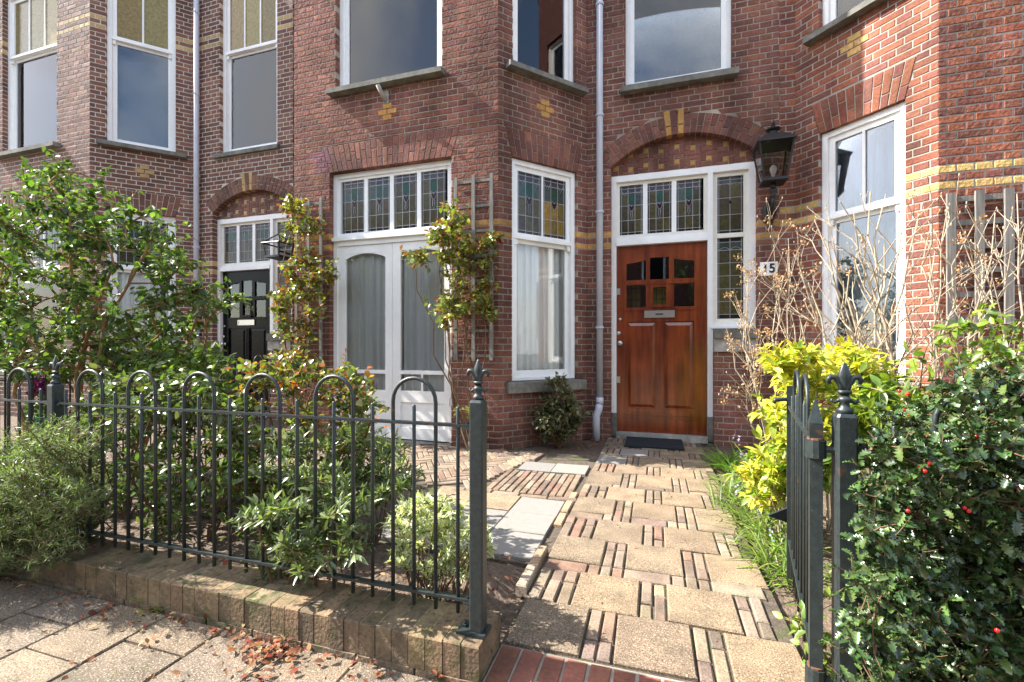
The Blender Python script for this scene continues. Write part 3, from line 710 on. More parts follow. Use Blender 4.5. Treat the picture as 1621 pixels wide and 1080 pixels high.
# ---- our house (middle)
rootO = thing('brick_house', 'weathered red brick house with mahogany front door and white french doors', 'house', (-1.8, 5.0, 0), 'terraced houses')
hO = House('ours', rootO, 'mortar_o')
fF = Face((-3.93, YB), (-1.459, YB)); fC = Face((-1.459, YB), (-.707, YW)); fW = Face((-.707, YW), (1.17, YW)); fL = Face((-4.69, YW), (-3.93, YB))
X = lambda x: x+3.93
Xw = lambda x: x+.707
BR = dict(bands=(2.10, 2.223))
ZT = 7.3
hO.wall(fF, -.03, 5.3, ZT, [rect(X(-3.44), X(-1.965), -1, 2.919), trap(X(-3.44), X(-1.965), 2.919, 3.215, .10), rect(X(-3.36), X(-2.07), 3.81, 6.2), rect(X(-3.416), X(-2.033), 3.745, 3.81)],
        (0, MI), rough=.0011, mat='brick_rough', diamonds=[(fF.S(613, 177)[0], fF.S(613, 177)[1])], phase=1, **BR)
hO.jack(fF, X(-3.44), X(-1.965), 2.919, 3.215, .10, .0007, 'brick')
cw0, cw1 = fC.S(810.7, 400)[0], fC.S(913, 400)[0]
hO.wall(fC, -.03, 5.3, ZT, [rect(cw0, cw1, .646, 2.888), trap(cw0, cw1, 2.888, 3.18, .075), rect(cw0+.01, cw1-.01, 3.80, 6.2), rect(.08, fC.L-.06, 3.735, 3.80), rect(.09, fC.L-.05, .527, .646)],
        (MI, -MI), rough=.0007, diamonds=[(fC.S(863, 172)[0], 3.47)], phase=1, **BR)
hO.jack(fC, cw0, cw1, 2.888, 3.18, .075)
XL, XR, ZS, CZ, RA, TA = Xw(-.454), Xw(.977), 2.944, 2.134, 1.08, .205
hO.wall(fW, -.03, 5.3, ZT, [arc_open(XL, XR, ZS, CZ, RA, TA, .938, Xw(.578)), rect(Xw(-.30), Xw(.745), 3.775, 6.2), rect(Xw(-.345), Xw(.80), 3.70, 3.775)],
        (-MI, 0), rough=.0007, phase=1, **BR)
TH = math.asin((XR-XL)/2/RA)
hO.ring(fW, (XL+XR)/2, CZ, RA, TA, TH)
hO.tympanum(fW, -.085, XL, XR, 2.868, (XL+XR)/2, CZ, RA)
hO.wall(fL, -.03, -1, ZT, [], (-MI, MI))
for i_, rc_ in enumerate(hO.recs):                               # pink paint stain left of the flat arch
    if rc_[0] is fF:
        q_ = rc_[1]; ca_, cz_ = sum(a for a, z in q_)/4-X(-3.53), sum(z for a, z in q_)/4-3.05
        if (ca_/.11)**2+(cz_/.13)**2 < 1: hO.recs[i_] = rc_[:3]+((.205, .085, .105),)+rc_[4:]
hO.flush(300)
shell(rootO, [-4.69, -3.93, -1.459, -.707], [YW, YB, YB, YW], ZT, -4.72, 1.16)
sill(fF, X(-3.416), X(-2.033), 3.747, 3.808, .092, rootO)
sill(fC, .082, fC.L-.062, 3.737, 3.798, .092, rootO)
sill(fC, .092, fC.L-.052, .529, .644, .05, rootO, 'stone')
sill(fW, Xw(-.343), Xw(.798), 3.702, 3.773, .092, rootO)
window(hO, fF, X(-3.36), X(-2.07), 3.81, 6.2, .07, None, botw=.075, fw=.05)
window(hO, fC, cw0+.01, cw1-.01, 3.80, 6.2, .05, None, botw=.075, fw=.05)
window(hO, fW, Xw(-.30), Xw(.745), 3.775, 6.2, .05, None, botw=.06, fw=.04)
window(hO, fC, cw0, cw1, .646, 2.888, .035, 2.10, 2, 'leaded', 'glass', .07, .05, 'white', amber=(1,))
entrance(hO, 0.0, 'door')
# french doors
FD = Face((0, YB+.065), (1, YB+.065))
mb = MB(); rframe(mb, FD, -3.44, -1.965, .0, 2.915, .05, -.09, 0, wb=0, wt=.05)
FD.box(mb, -3.445, -1.96, -.06, .035, 2.165, 2.20); FD.box(mb, -3.39, -2.015, -.09, .004, 2.11, 2.165); FD.box(mb, -3.39, -2.015, -.08, -.006, 2.20, 2.235)
ff = obj('french_door_frame', mb, M['white'], rootO)
b = MB(); rframe(b, FD, -3.39, -2.015, 2.235, 2.865, .03, -.07, -.02, wb=.02, wt=.03); obj('glazing_frame', b, M['white'], ff)
us = (543.8, 577.6, 583, 618, 624, 661, 667, 705.5); xs = [FD.S(u, 330, -.03)[0] for u in us]
for k in range(4):
    leaded(FD, xs[2*k], xs[2*k+1], 2.258, 2.835, -.035, ff, 'tulip')
    if k: 
        b = MB(); FD.box(b, xs[2*k-1], xs[2*k], -.06, -.018, 2.25, 2.84); obj('glazing_bar', b, M['white'], ff)
n1, n0 = -.012, -.055
for (xa, xb, g0, g1, mu) in ((-3.39, FD.S(620, 500)[0]-.002, 547, 610, 578), (FD.S(620, 500)[0]+.002, -2.015, 633.8, 703.3, 667.7)):
    a0, a1 = FD.S(g0, 500, n1)[0], FD.S(g1, 500, n1)[0]; am = FD.S(mu, 600, n1)[0]
    zg = [FD.S(620, v, n1)[1] for v in (618, 592, 586)]; zp = .13, FD.S(620, 636, n1)[1]; ztg, zarch = 2.02, 1.965
    d = MB(); FD.box(d, xa, a0, n0, n1, .006, 2.108); FD.box(d, a1, xb, n0, n1, .006, 2.108)
    FD.box(d, a0, a1, n0, n1-.001, ztg, 2.108); FD.box(d, a0, a1, n0, n1-.002, zg[1], zg[2]); FD.box(d, am-.01, am+.01, n0, n1-.003, zg[0], zg[1])
    FD.box(d, a0, a1, n0, n1-.001, zp[1], zg[0]); FD.box(d, a0, a1, n0, n1-.001, .006, zp[0]); FD.box(d, a0, a1, n0+.01, n1-.014, zp[0], zp[1])
    nn = 12                                                                    # arched head of the glass
    for i in range(nn):
        t0, t1 = -1+2*i/nn, -1+2*(i+1)/nn; zz = lambda t: zarch+(ztg-zarch)*(1-t*t)-.001
        A0, A1 = a0+(a1-a0)*(t0+1)/2, a0+(a1-a0)*(t1+1)/2
        d.hexa([FD.P(A0,n1-.004,zz(t0)), FD.P(A1,n1-.004,zz(t1)), FD.P(A1,n0,zz(t1)), FD.P(A0,n0,zz(t0)), FD.P(A0,n1-.004,ztg), FD.P(A1,n1-.004,ztg), FD.P(A1,n0,ztg), FD.P(A0,n0,ztg)])
    fd = obj('french_door', d, M['white'], rootO)
    pane(FD, a0-.004, a1+.004, zg[2], ztg, n1-.02, fd); pane(FD, a0-.004, am-.008, zg[0], zg[1], n1-.02, fd); pane(FD, am+.008, a1+.004, zg[0], zg[1], n1-.02, fd)
    for z in (.42, 1.1, 1.85):
        h_ = MB(); xh = xa if xa < -3 else xb
        h_.tube([FD.P(xh, .004, z-.035), FD.P(xh, .004, z+.035)], .007, 8); obj('hinge', h_, M['white'], fd)
FI = Face((0, YB), (1, YB))
curtain(FI, -3.34, -2.72, .02, 2.12, -.15, 'white net curtain behind the left french door', 'net', 6, .03)
curtain(FI, -2.66, -2.04, .02, 2.12, -.15, 'white net curtain behind the right french door', 'net', 7, .03)
curtain(FI, -3.02, -2.76, .02, 2.12, -.25, 'grey drape gathered behind the left net curtain', 'drape', 4, .025)
curtain(FI, -2.36, -2.06, .02, 2.12, -.25, 'grey drape gathered behind the right net curtain', 'drape', 4, .025)
curtain(fC, .12, .99, .66, 2.12, -.18, 'white net curtain behind the canted ground floor window', 'net', 9, .028)
curtain(fC, .62, .98, .66, 2.12, -.24, 'grey drape at the right of the canted ground floor window', 'drape', 5, .025)
curtain(fC, .78, .93, 3.8, 6.1, -.22, 'pale curtain at the canted upstairs window above the downpipe', 'drape', 3, .02)
pipe(rootO, -.568, YW-.055, 7.3)
# ---- left house
rootL = thing('brick_house', 'brown brick house at the left with pale joints and a black front door', 'house', (-7.2, 5.0, 0), 'terraced houses')
hL = House('left', rootL, 'mortar_l')
gF = Face((-9.95, YB), (-7.37, YB)); gC = Face((-7.37, YB), (-6.60, YW)); gW = Face((-6.60, YW), (-4.73, YW))
Xa = lambda x: x+9.95
DXL = -5.73; Xb = lambda x: x+6.60
BL = dict(bands=(2.10, 2.223, 5.385, 5.508), rough=.0008, mat='brick_smooth')
hL.wall(gF, -.03, 6.5, ZT, [rect(Xa(-9.4), Xa(-8.0), .646, 2.9), trap(Xa(-9.4), Xa(-8.0), 2.9, 3.2, .09), rect(Xa(-9.3), Xa(-8.06), 3.86, 6.25), rect(Xa(-9.4), Xa(-7.97), 3.79, 3.86)], (0, MI), phase=1, **BL)
hL.jack(gF, Xa(-9.4), Xa(-8.0), 2.9, 3.2, .09, mat='brick_smooth')
l0, l1 = .17, .95
zs_ = gC.S(230, 238)[1]
hL.wall(gC, -.03, 6.5, ZT, [rect(l0, l1, .646, 2.9), trap(l0, l1, 2.9, 3.2, .075), rect(l0, l1, 3.84, 6.25), rect(.08, gC.L-.05, 3.77, 3.84)], (MI, -MI), phase=1, diamonds=[(gC.S(229, 272)[0], gC.S(229, 272)[1])], **BL)
hL.jack(gC, l0, l1, 2.9, 3.2, .075, mat='brick_smooth')
ql, qr = Xb(-.454+DXL), Xb(.977+DXL)
hL.wall(gW, -.03, 6.5, ZT, [arc_open(ql, qr, ZS, CZ, RA, TA, .938, Xb(.578+DXL)), rect(Xb(-6.04), Xb(-5.0), 3.80, 6.25), rect(Xb(-6.13), Xb(-4.95), 3.73, 3.80)], (-MI, 0), phase=1, **BL)
hL.ring(gW, (ql+qr)/2, CZ, RA, TA, TH, mat='brick_smooth')
hL.tympanum(gW, -.085, ql, qr, 2.868, (ql+qr)/2, CZ, RA, mat='brick_smooth')
hL.flush(300)
shell(rootL, [-10.72, -9.95, -7.37, -6.60], [YW, YB, YB, YW], ZT, -10.75, -4.74)
mb = MB(); mb.hexa([(-10.72, YW, -.03), (-9.95, YB, -.03), (-9.88, YB+.1, -.03), (-10.65, YW+.1, -.03), (-10.72, YW, ZT), (-9.95, YB, ZT), (-9.88, YB+.1, ZT), (-10.65, YW+.1, ZT)]); obj('side_wall', mb, M['plainwall'], rootL)
sill(gF, Xa(-9.398), Xa(-7.972), 3.792, 3.858, .092, rootL); sill(gC, .082, gC.L-.052, 3.772, 3.838, .092, rootL); sill(gW, Xb(-6.128), Xb(-4.952), 3.732, 3.798, .045, rootL)
sill(gF, Xa(-9.43), Xa(-7.97), .53, .644, .02, rootL); sill(gC, .12, 1.0, .53, .644, .02, rootL)
window(hL, gF, Xa(-9.3), Xa(-8.06), 3.86, 6.25, .06, 5.32, 3, 'amber', 'glass_up', .06, .05)
window(hL, gC, l0, l1, 3.84, 6.25, .05, 5.32, 2, 'amber', 'glass_up', .06, .05)
window(hL, gW, Xb(-6.04), Xb(-5.0), 3.80, 6.25, .05, 5.27, 3, 'amber', 'glass_up', .06, .05)
window(hL, gF, Xa(-9.4), Xa(-8.0), .646, 2.9, .05, 2.10, 3, 'leaded', 'glass', .07, .05)
window(hL, gC, l0, l1, .646, 2.9, .05, 2.10, 2, 'leaded', 'glass', .07, .05)
entrance(hL, DXL, 'black_paint')
curtain(gC, .1, 1.03, .66, 2.12, -.18, 'white net curtain behind the shrub in the left house', 'net', 9, .03)
mb = MB(); gC.box(mb, .14, .98, -.30, -.295, 3.85, 6.2); tag(obj('roller_blind', mb, M['blind']), 'grey roller blind drawn in the canted upstairs window of the left house', 'blind')
mb = MB()
for k in range(24): 
    z = 3.86+k*.060
    mb.hexa([gW.P(Xb(-5.98),-.215,z), gW.P(Xb(-5.06),-.215,z), gW.P(Xb(-5.06),-.237,z+.030), gW.P(Xb(-5.98),-.237,z+.030), gW.P(Xb(-5.98),-.215,z+.002), gW.P(Xb(-5.06),-.215,z+.002), gW.P(Xb(-5.06),-.237,z+.032), gW.P(Xb(-5.98),-.237,z+.032)])
tag(obj('venetian_blind', mb, M['blind']), 'slatted blind behind the window above the black front door', 'blind')
pipe(rootL, -6.43, YW-.055, 7.3)
# ---- right house
rootR = thing('brick_house', 'orange red brick house at the right edge with grey trellis', 'house', (3.0, 5.0, 0), 'terraced houses')
hR = House('right', rootR, 'mortar_r')
rS = Face((1.172, YW), (1.307, YW)); rC = Face((1.307, YW), (2.045, 4.24)); rF = Face((2.045, 4.24), (4.7, 4.24))
BRr = dict(bands=(2.185, 2.308))
hR.wall(rS, .02, 5.3, ZT, [], (0, -MI), rough=.0007, phase=1, **BRr)
r0, r1 = rC.S(1296.9, 300)[0], rC.S(1433, 300)[0]
hR.wall(rC, .02, 5.3, ZT, [rect(r0, r1, .72, 2.965), trap(r0, r1, 2.965, 3.27, .075), rect(r0, r1, 3.895, 6.2), rect(r0-.10, r1+.10, 3.83, 3.895), rect(r0-.1, r1+.1, .61, .72)], (-MI, MI), rough=.0007, phase=1,
        diamonds=[(rC.S(1352, 70)[0], rC.S(1352, 70)[1])], **BRr)
hR.jack(rC, r0, r1, 2.965, 3.27, .075)
hR.wall(rF, .02, 5.3, ZT, [rect(.62, 2.05, .02, 2.965), trap(.62, 2.05, 2.965, 3.27, .10), rect(.62, 2.0, 3.895, 6.2)], (MI, 0), rough=.0011, mat='brick_rough', phase=1, **BRr)
hR.jack(rF, .62, 2.05, 2.965, 3.27, .10)
mb = MB(); mb.box(1.175, 1.30, YW+.004, YW+.1, -.05, .019); obj('footing', mb, M['plainwall'], rootR)
hR.flush(300)
shell(rootR, [1.307, 2.045, 4.6, 5.3], [YW, 4.24, 4.24, YW], ZT, 1.175, 7.0)
mb = MB(); mb.hexa([(4.7, 4.24, 0), (5.4, YW, 0), (5.33, YW+.1, 0), (4.63, 4.34, 0), (4.7, 4.24, ZT), (5.4, YW, ZT), (5.33, YW+.1, ZT), (4.63, 4.34, ZT)]); obj('side_wall', mb, M['plainwall'], rootR)
sill(rC, r0-.098, r1+.098, 3.832, 3.893, .092, rootR); sill(rC, r0-.098, r1+.098, .612, .718, .045, rootR)
window(hR, rC, r0, r1, 3.895, 6.2, .05, None, 0, 'plain', 'glass_up', .06, .05)
window(hR, rC, r0, r1, .72, 2.965, .04, 2.17, 2, 'plain', 'glass_up', .07, .05)
window(hR, rF, .62, 2.05, .02, 2.965, .06, 2.17, 4, 'leaded', 'glass', .3, .05)
window(hR, rF, .62, 2.0, 3.895, 6.2, .06, None, 0, 'plain', 'glass_up', .06, .05)
curtain(rC, r0-.03, r1+.05, .72, 2.9, -.28, 'white net curtain in the canted window behind the bare twigs', 'net', 8, .03)
# ------------------------------------------------------------------ ground, paving
def struct(o): o['kind'] = 'structure'; return o
mb = MB(); mb.box(-60, 60, -60, 60, -.30, -.12); struct(obj('ground', mb, M['sand']))
mb = MB(); mb.box(-60, 60, -9.0, -2.2, -.119, -.09); struct(obj('road', mb, M['asphalt']))
rs = random.Random(5)
def soil_sheet():
    mb = MB(); nx, ny = 210, 62; x0, x1, y0, y1 = -10.6, 5.0, 1.36, YW+.02
    from mathutils import noise as mn
    for j in range(ny+1):
        for i in range(nx+1):
            x = x0+(x1-x0)*i/nx; y = y0+(y1-y0)*j/ny
            z = -.036+.012*mn.noise((x*9, y*9, 0))+.010*mn.noise((x*23, y*23, 3))
            inbed = (x < -.62 and y < 1.98 and x > -4.6) or (x > .62 and y < 4.2)
            if inbed: z += .045+.02*mn.noise((x*6, y*6, 1))
            mb.v.append((x, y, z)); mb.c.append((1, 1, 1))
    for j in range(ny):
        for i in range(nx):
            a = j*(nx+1)+i; mb.f.append((a, a+1, a+nx+2, a+nx+1))
    return struct(obj('garden_soil', mb, M['soil'], smooth=True))
soil_sheet()
def pav(parent, name, x0, x1, y0, y1, col, mat, z=0.0, th=.045, ch=.005, ang=0, c=None, tilt=.0034):
    if ang == 0 and c is None: ang = rs.gauss(0, .006)
    mb = MB(); mb.cur = col
    cx, cy = (x0+x1)/2, (y0+y1)/2; ca, sa = math.cos(ang), math.sin(ang)
    zz = z+rs.uniform(-tilt, tilt); tx, ty = rs.uniform(-1, 1)*tilt*5, rs.uniform(-1, 1)*tilt*5
    jx = lambda: rs.uniform(-.0012, .0012)
    def ringp(ins, z_):
        out = []
        for (x, y) in ((x0+ins, y0+ins), (x1-ins, y0+ins), (x1-ins, y1-ins), (x0+ins, y1-ins)):
            dx, dy = x-cx+jx(), y-cy+jx(); X_, Y_ = cx+dx*ca-dy*sa, cy+dx*sa+dy*ca
            if c: X_, Y_ = c[0]+X_, c[1]+Y_
            out.append((X_, Y_, z_+tx*dx+ty*dy))
        return out
    mb.add(ringp(0, zz-th)+ringp(0, zz-ch)+ringp(ch, zz), [(0,3,2,1),(0,1,5,4),(1,2,6,5),(2,3,7,6),(3,0,4,7),(4,5,9,8),(5,6,10,9),(6,7,11,10),(7,4,8,11),(8,9,10,11)])
    return obj(name, mb, M[mat], parent)
SLABC = [(.222, .160, .098), (.196, .141, .088), (.238, .171, .103), (.205, .150, .096), (.182, .133, .087)]
BRC = [(.205, .150, .102), (.178, .128, .092), (.228, .172, .118), (.190, .118, .080), (.155, .114, .086), (.235, .185, .132)]
GRC = [(.215, .205, .186), (.195, .187, .170), (.228, .216, .194)]
def base_sheet(name, x0, x1, y0, y1, z=-.022):
    mb = MB(); mb.box(x0, x1, y0, y1, z-.06, z); return struct(obj(name, mb, M['sand']))
path = base_sheet('garden_path', -.495, .455, 1.44, 5.13, -.012)
GP = .007
def prow(y0, y1, off, greys=()):
    x = -.485; n = 0
    if off:
        w = .175/3.0
        for k in range(3):
            xx = x+k*w
            sp = y0+(y1-y0)*rs.choice((.36, .64))
            for (a, b) in ((y0, sp), (sp, y1)): pav(path, 'paving_brick', xx+GP/2, xx+w-GP, a+GP/2, b-GP/2, jit(rs.choice(BRC), .12, rs), 'paver')
        x += .175
    while x < .40:
        x1 = min(x+.255, .452)
        if x1-x > .09:
            g = n in greys
            pav(path, 'paving_slab', x+GP/2, x1-GP/2, y0+GP/2, y1-GP/2, jit(rs.choice(GRC if g else SLABC), .07, rs), 'greyslab' if g else 'slab')
        n += 1; x = x1
        for k in range(2):
            if x+.05 < .47:
                sp = y0+(y1-y0)*rs.choice((.36, .64))
                for (a, b) in ((y0, sp), (sp, y1)): pav(path, 'paving_brick', x+GP*.7, x+.05-GP*.5, a+GP/2, b-GP/2, jit(rs.choice(BRC), .12, rs), 'paver', -.002)
                x += .05
def pthin(y0, y1, off):
    x = -.485+(.175 if off else 0)*0
    while x < .43:
        for w in (.20, .055, .05, .05):
            if x+w > .46: break
            pav(path, 'paving_brick', x+GP/2, x+w-GP/2, y0+GP/2, y1-GP/2, jit(rs.choice(BRC), .12, rs), 'paver', -.001); x += w
        else: continue
        break
for (y0, y1, t, g) in ((1.455, 1.735, 0, ()), (1.735, 2.002, 1, ()), (2.002, 2.095, 't', ()), (2.095, 2.362, 0, ()), (2.362, 2.642, 1, ()), (2.642, 2.738, 't', ()),
                       (2.738, 3.006, 0, ()), (3.006, 3.285, 1, ()), (3.285, 3.352, 't', ()), (3.352, 3.66, 0, ()), (3.66, 3.93, 1, ()), (3.93, 4.20, 0, (0,)),
                       (4.20, 4.29, 't', ()), (4.29, 4.56, 1, (0,)), (4.56, 4.84, 0, ()), (4.84, 5.055, 1, ())):
    if t == 't': pthin(y0, y1, 0)
    else: prow(y0, y1, t, g)
for k in range(13):                                               # narrow edging bricks left of the path, one kicked up
    y = 2.09+k*.20-(.32 if k < 2 else 0)
    if 2.06 < y < 2.95 or k < 2: pav(path, 'edging_brick', -.545+.006, -.494, y, y+.19, jit((.33, .22, .14) if k else (.34, .27, .2), .1, rs), 'paver', .004 if k > 1 else .02)
terr = base_sheet('terrace', -3.62, -.497, 2.03, 4.205, -.016)
for (x0, x1) in ((-.838, -.548), (-1.134, -.842), (-1.43, -1.138)):
    for j, (y0, y1) in enumerate(((2.055, 2.33), (2.333, 2.612), (2.616, 2.895))):
        yl = j == 2 and x0 < -.9
        pav(terr, 'paving_slab', x0, x1, y0, y1, jit((.265, .20, .12) if yl else rs.choice(GRC), .05, rs), 'slab' if yl else 'greyslab', .0, ch=.003)
for (x0, x1) in ((-1.06, -.79), (-.786, -.512)): pav(terr, 'paving_slab', x0, x1, 3.53, 3.79, jit(rs.choice(GRC), .05, rs), 'greyslab', ch=.003)
x = -1.13
while x < -.53:                                                  # block of clinkers laid lengthwise
    y = 2.972-rs.uniform(0, .1)
    while y < 3.50:
        a, b = max(y, 2.972), min(y+.19, 3.512)
        if b-a > .03: pav(terr, 'paving_brick', x+.003, x+.047, a+.003, b-.003, jit(rs.choice(BRC), .14, rs), 'paver')
        y += .19
    x += .05
x = -1.45
while x < -.55: pav(terr, 'paving_brick', x+.003, x+.19, 2.905, 2.955, jit(rs.choice(BRC), .12, rs), 'paver', .002); x += .195
# herringbone before the french doors
Lb, Wb = .208, .052; cnt = []
def hin(x, y): return -3.58 < x < -1.16+(y-2.97)*.12 and 2.97 < y < 4.12
for i in range(-60, 60):
    for j in range(-12, 12):
        for v in (0, 1):
            if v == 0: cx_, cy_, w_, h_ = i*Wb+j*2*Lb+Lb/2, i*Wb+Wb/2, Lb, Wb
            else: cx_, cy_, w_, h_ = i*Wb+j*2*Lb+Lb+Wb/2, i*Wb+Wb-Lb/2, Wb, Lb
            a = rad(33); X_, Y_ = cx_*math.cos(a)-cy_*math.sin(a)-2.3, cx_*math.sin(a)+cy_*math.cos(a)+3.5
            if hin(X_, Y_): cnt.append((X_, Y_, w_, h_, a))
cnt.sort(key=lambda t: t[0]**2+t[1]**2)
for (X_, Y_, w_, h_, a) in cnt[:190]:
    pav(terr, 'paving_brick', -w_/2+.003, w_/2-.003, -h_/2+.003, h_/2-.003, jit(rs.choice(BRC), .14, rs), 'paver', ang=a, c=(X_, Y_))
n_before = len(bpy.data.objects)
rest = MB()
for (X_, Y_, w_, h_, a) in cnt[190:]:
    rest.cur = jit(rs.choice(BRC), .14, rs); ca, sa = math.cos(a), math.sin(a)
    P = [(X_+x*ca-y*sa, Y_+x*sa+y*ca) for x, y in ((-w_/2+.003, -h_/2+.003), (w_/2-.003, -h_/2+.003), (w_/2-.003, h_/2-.003), (-w_/2+.003, h_/2-.003))]
    z = rs.uniform(-.003, .002); rest.hexa([(x, y, -.05) for x, y in P]+[(x, y, z) for x, y in P])
obj('paving_bricks', rest, M['paver'], terr, kind='stuff')
# curved-looking edging of the terrace on the path side
for k in range(9):
    y = 2.98+k*.125; x = -1.125+(y-2.97)*.14
    if y < 4.05 and not (3.50 < y < 3.8 and x > -1.06): pav(terr, 'edging_brick', -.028, .028, -.06, .06, jit(rs.choice(BRC), .12, rs), 'paver', .006, ang=rad(-8), c=(x-.02, y+.06)) if y > 3.5 else None
# red brick strip at the gate
strip = base_sheet('gate_threshold', -.487, .44, 1.24, 1.44, -.004); strip.data.materials[0] = M['mortar_o']
x = -.485
while x < .42:
    pav(strip, 'paving_brick', x+.004, x+.068, 1.245, 1.432, jit((.23, .085, .052), .2, rs), 'redpaver', ch=.003); x += .0725
# public pavement
pave = base_sheet('pavement', -7.0, 5.0, -2.1, 1.232, -.016)
ts = .272; i = 0
x = -4.43
k_ind = []
mbp = MB()
while x < 2.2:
    y = 1.225-ts*(1 if i % 2 else .55); first = True; yt = 1.225
    while yt > -1.9:
        c = jit(rs.choice([(.165, .122, .080), (.140, .106, .072), (.178, .130, .084), (.150, .116, .082)]), .08, rs)
        vis = yt > .6 and -3.4 < x < 1.0
        if vis: pav(pave, 'paving_slab', x+.003, x+ts-.003, y+.003, yt-.003, c, 'slab', ch=.004, tilt=.0018)
        else:
            mbp.cur = c; mbp.box(x+.003, x+ts-.003, y+.003, yt-.003, -.05, 0)
        yt = y; y -= ts
    x += ts; i += 1
obj('paving_slabs', mbp, M['slab'], pave, kind='stuff')
mb = MB(); mb.box(-60, 60, -2.2, -2.1, -.118, .0); struct(obj('kerb', mb, M['stone_pale']))
# ------------------------------------------------------------------ low garden wall, bricks on edge
def lowwall(x0, x1, label):
    t = thing('garden_wall', label, 'wall', ((x0+x1)/2, 1.31, 0), 'low walls under the iron fence')
    mm = MB(); mm.box(x0+.004, x1-.006, 1.2395, 1.425, -.10, .1108); obj('mortar', mm, M['kerbjoint'], t)
    r = random.Random(2); x = x1; w = .0585
    while x > x0+.03:
        mb = MB(); mb.cur = jit(r.choice([(.185, .128, .072), (.160, .112, .065), (.205, .142, .078), (.148, .104, .062)]), .12, r)
        a, b = x-w+.0014, x-.0014; o = r.uniform(-.002, .002); zt = .1125+r.uniform(-.002, .002); c = .0035
        z0 = .012
        mb.add([(a, 1.233+o, z0), (b, 1.233+o, z0), (b, 1.43, z0), (a, 1.43, z0), (a, 1.233+o, zt-c), (b, 1.233+o, zt-c), (b, 1.43, zt-c), (a, 1.43, zt-c),
                (a+c*.6, 1.233+c+o, zt), (b-c*.6, 1.233+c+o, zt), (b-c*.6, 1.43-c, zt), (a+c*.6, 1.43-c, zt)],
               [(0,3,2,1),(0,1,5,4),(1,2,6,5),(2,3,7,6),(3,0,4,7),(4,5,9,8),(5,6,10,9),(6,7,11,10),(7,4,8,11),(8,9,10,11)])
        obj('brick', mb, M['kerbbrick'], t); x -= w
    x = x1; 
    while x > x0+.1:                                             # flat course under it, half sunk
        mb = MB(); mb.cur = jit((.20, .145, .09), .12, r); mb.box(x-.205, x-.004, 1.230, 1.30, -.06, .0105); obj('brick', mb, M['kerbbrick'], t); x -= .21
    return t
lowwall(-4.75, -.487, 'low mossy brick wall under the long iron fence')
lowwall(.505, 2.6, 'low brick wall under the holly')
# ------------------------------------------------------------------ iron fence and gate
FY = 1.305
def finial(parent, x, y, z, ang=0.0, s=1.0):
    mb = MB()
    mb.lathe([(.017, 0), (.017, .012), (.012, .016), (.010, .026), (.015, .032), (.015, .038), (.008, .044)], (0, 0, 0), 12)
    mb.lathe([(.007, .036), (.008, .060), (.0155, .086), (.0135, .100), (.004, .122), (.0005, .126)], (0, 0, 0), 8, 1.0, .55)
    for sg in (-1, 1):
        mb.tube([(sg*.004, 0, .045), (sg*.008, 0, .070), (sg*.018, 0, .088), (sg*.029, 0, .090), (sg*.035, 0, .081), (sg*.031, 0, .073)], [.006, .0075, .0075, .0075, .0065, .004], 8, flat=.8)
        mb.tube([(sg*.004, 0, .046), (sg*.011, 0, .034), (sg*.021, 0, .027), (sg*.028, 0, .031), (sg*.027, 0, .037)], [.006, .006, .0055, .005, .003], 8, flat=.8)
    mb.lathe([(.0145, .049), (.0165, .053), (.0145, .058)], (0, 0, 0), 10, 1, .7)
    ca, sa = math.cos(ang), math.sin(ang)
    mb.v = [(x+s*(a*ca-b*sa), y+s*(a*sa+b*ca), z+s*c) for a, b, c in mb.v]
    return obj('finial', mb, M['iron'], parent, smooth=True)
def post(parent, x, y, z0, z1, w=.022, plate=True):
    mb = MB(); c = .005
    pr = [(w-c, -w), (w, -w+c), (w, w-c), (w-c, w), (-w+c, w), (-w, w-c), (-w, -w+c), (-w+c, -w)]
    vs = []; 
    for (z, k) in ((z0, 1), (z1-.008, 1), (z1, .82)): vs += [(x+a*k, y+b*k, z) for a, b in pr]
    mb.add(vs, [(i, (i+1) % 8, 8+(i+1) % 8, 8+i) for i in range(8)]+[(8+i, 8+(i+1) % 8, 16+(i+1) % 8, 16+i) for i in range(8)]+[tuple(range(16, 24)), tuple(range(8))[::-1]])
    p = obj('post', mb, M['iron'], parent)
    if plate:
        mb = MB(); mb.box(x-.060, x+.032, y-.032, y+.032, z0-.001, z0+.010); obj('base_plate', mb, M['iron'], p)
        mb = MB(); mb.lathe([(.009, .010), (.009, .018), (.005, .018), (.005, .026), (.002, .027)], (x-.044, y, z0), 6); obj('bolt', mb, M['iron'], p)
    finial(p, x, y, z1-.001)
    return p
def hoop(parent, P, c, r, zb, zt, rad_=.0066, name='hoop'):
    """U-shaped bar: P(s, z) gives a point at s along the panel"""
    mb = MB(); pts = [P(c-r, zb), P(c-r, zt-r)]
    for k in range(1, 12): w = math.pi*k/12; pts.append(P(c-r*math.cos(w), zt-r+r*math.sin(w)))
    pts += [P(c+r, zt-r), P(c+r, zb)]
    mb.tube(pts, rad_, 8); return obj(name, mb, M['iron'], parent, smooth=True)
def bar(parent, P, s, zb, zt, r=.0062):
    mb = MB(); mb.tube([P(s, zb), P(s, zt-.004), P(s, zt)], [r, r, r*.6], 8); return obj('bar', mb, M['iron'], parent, smooth=True)
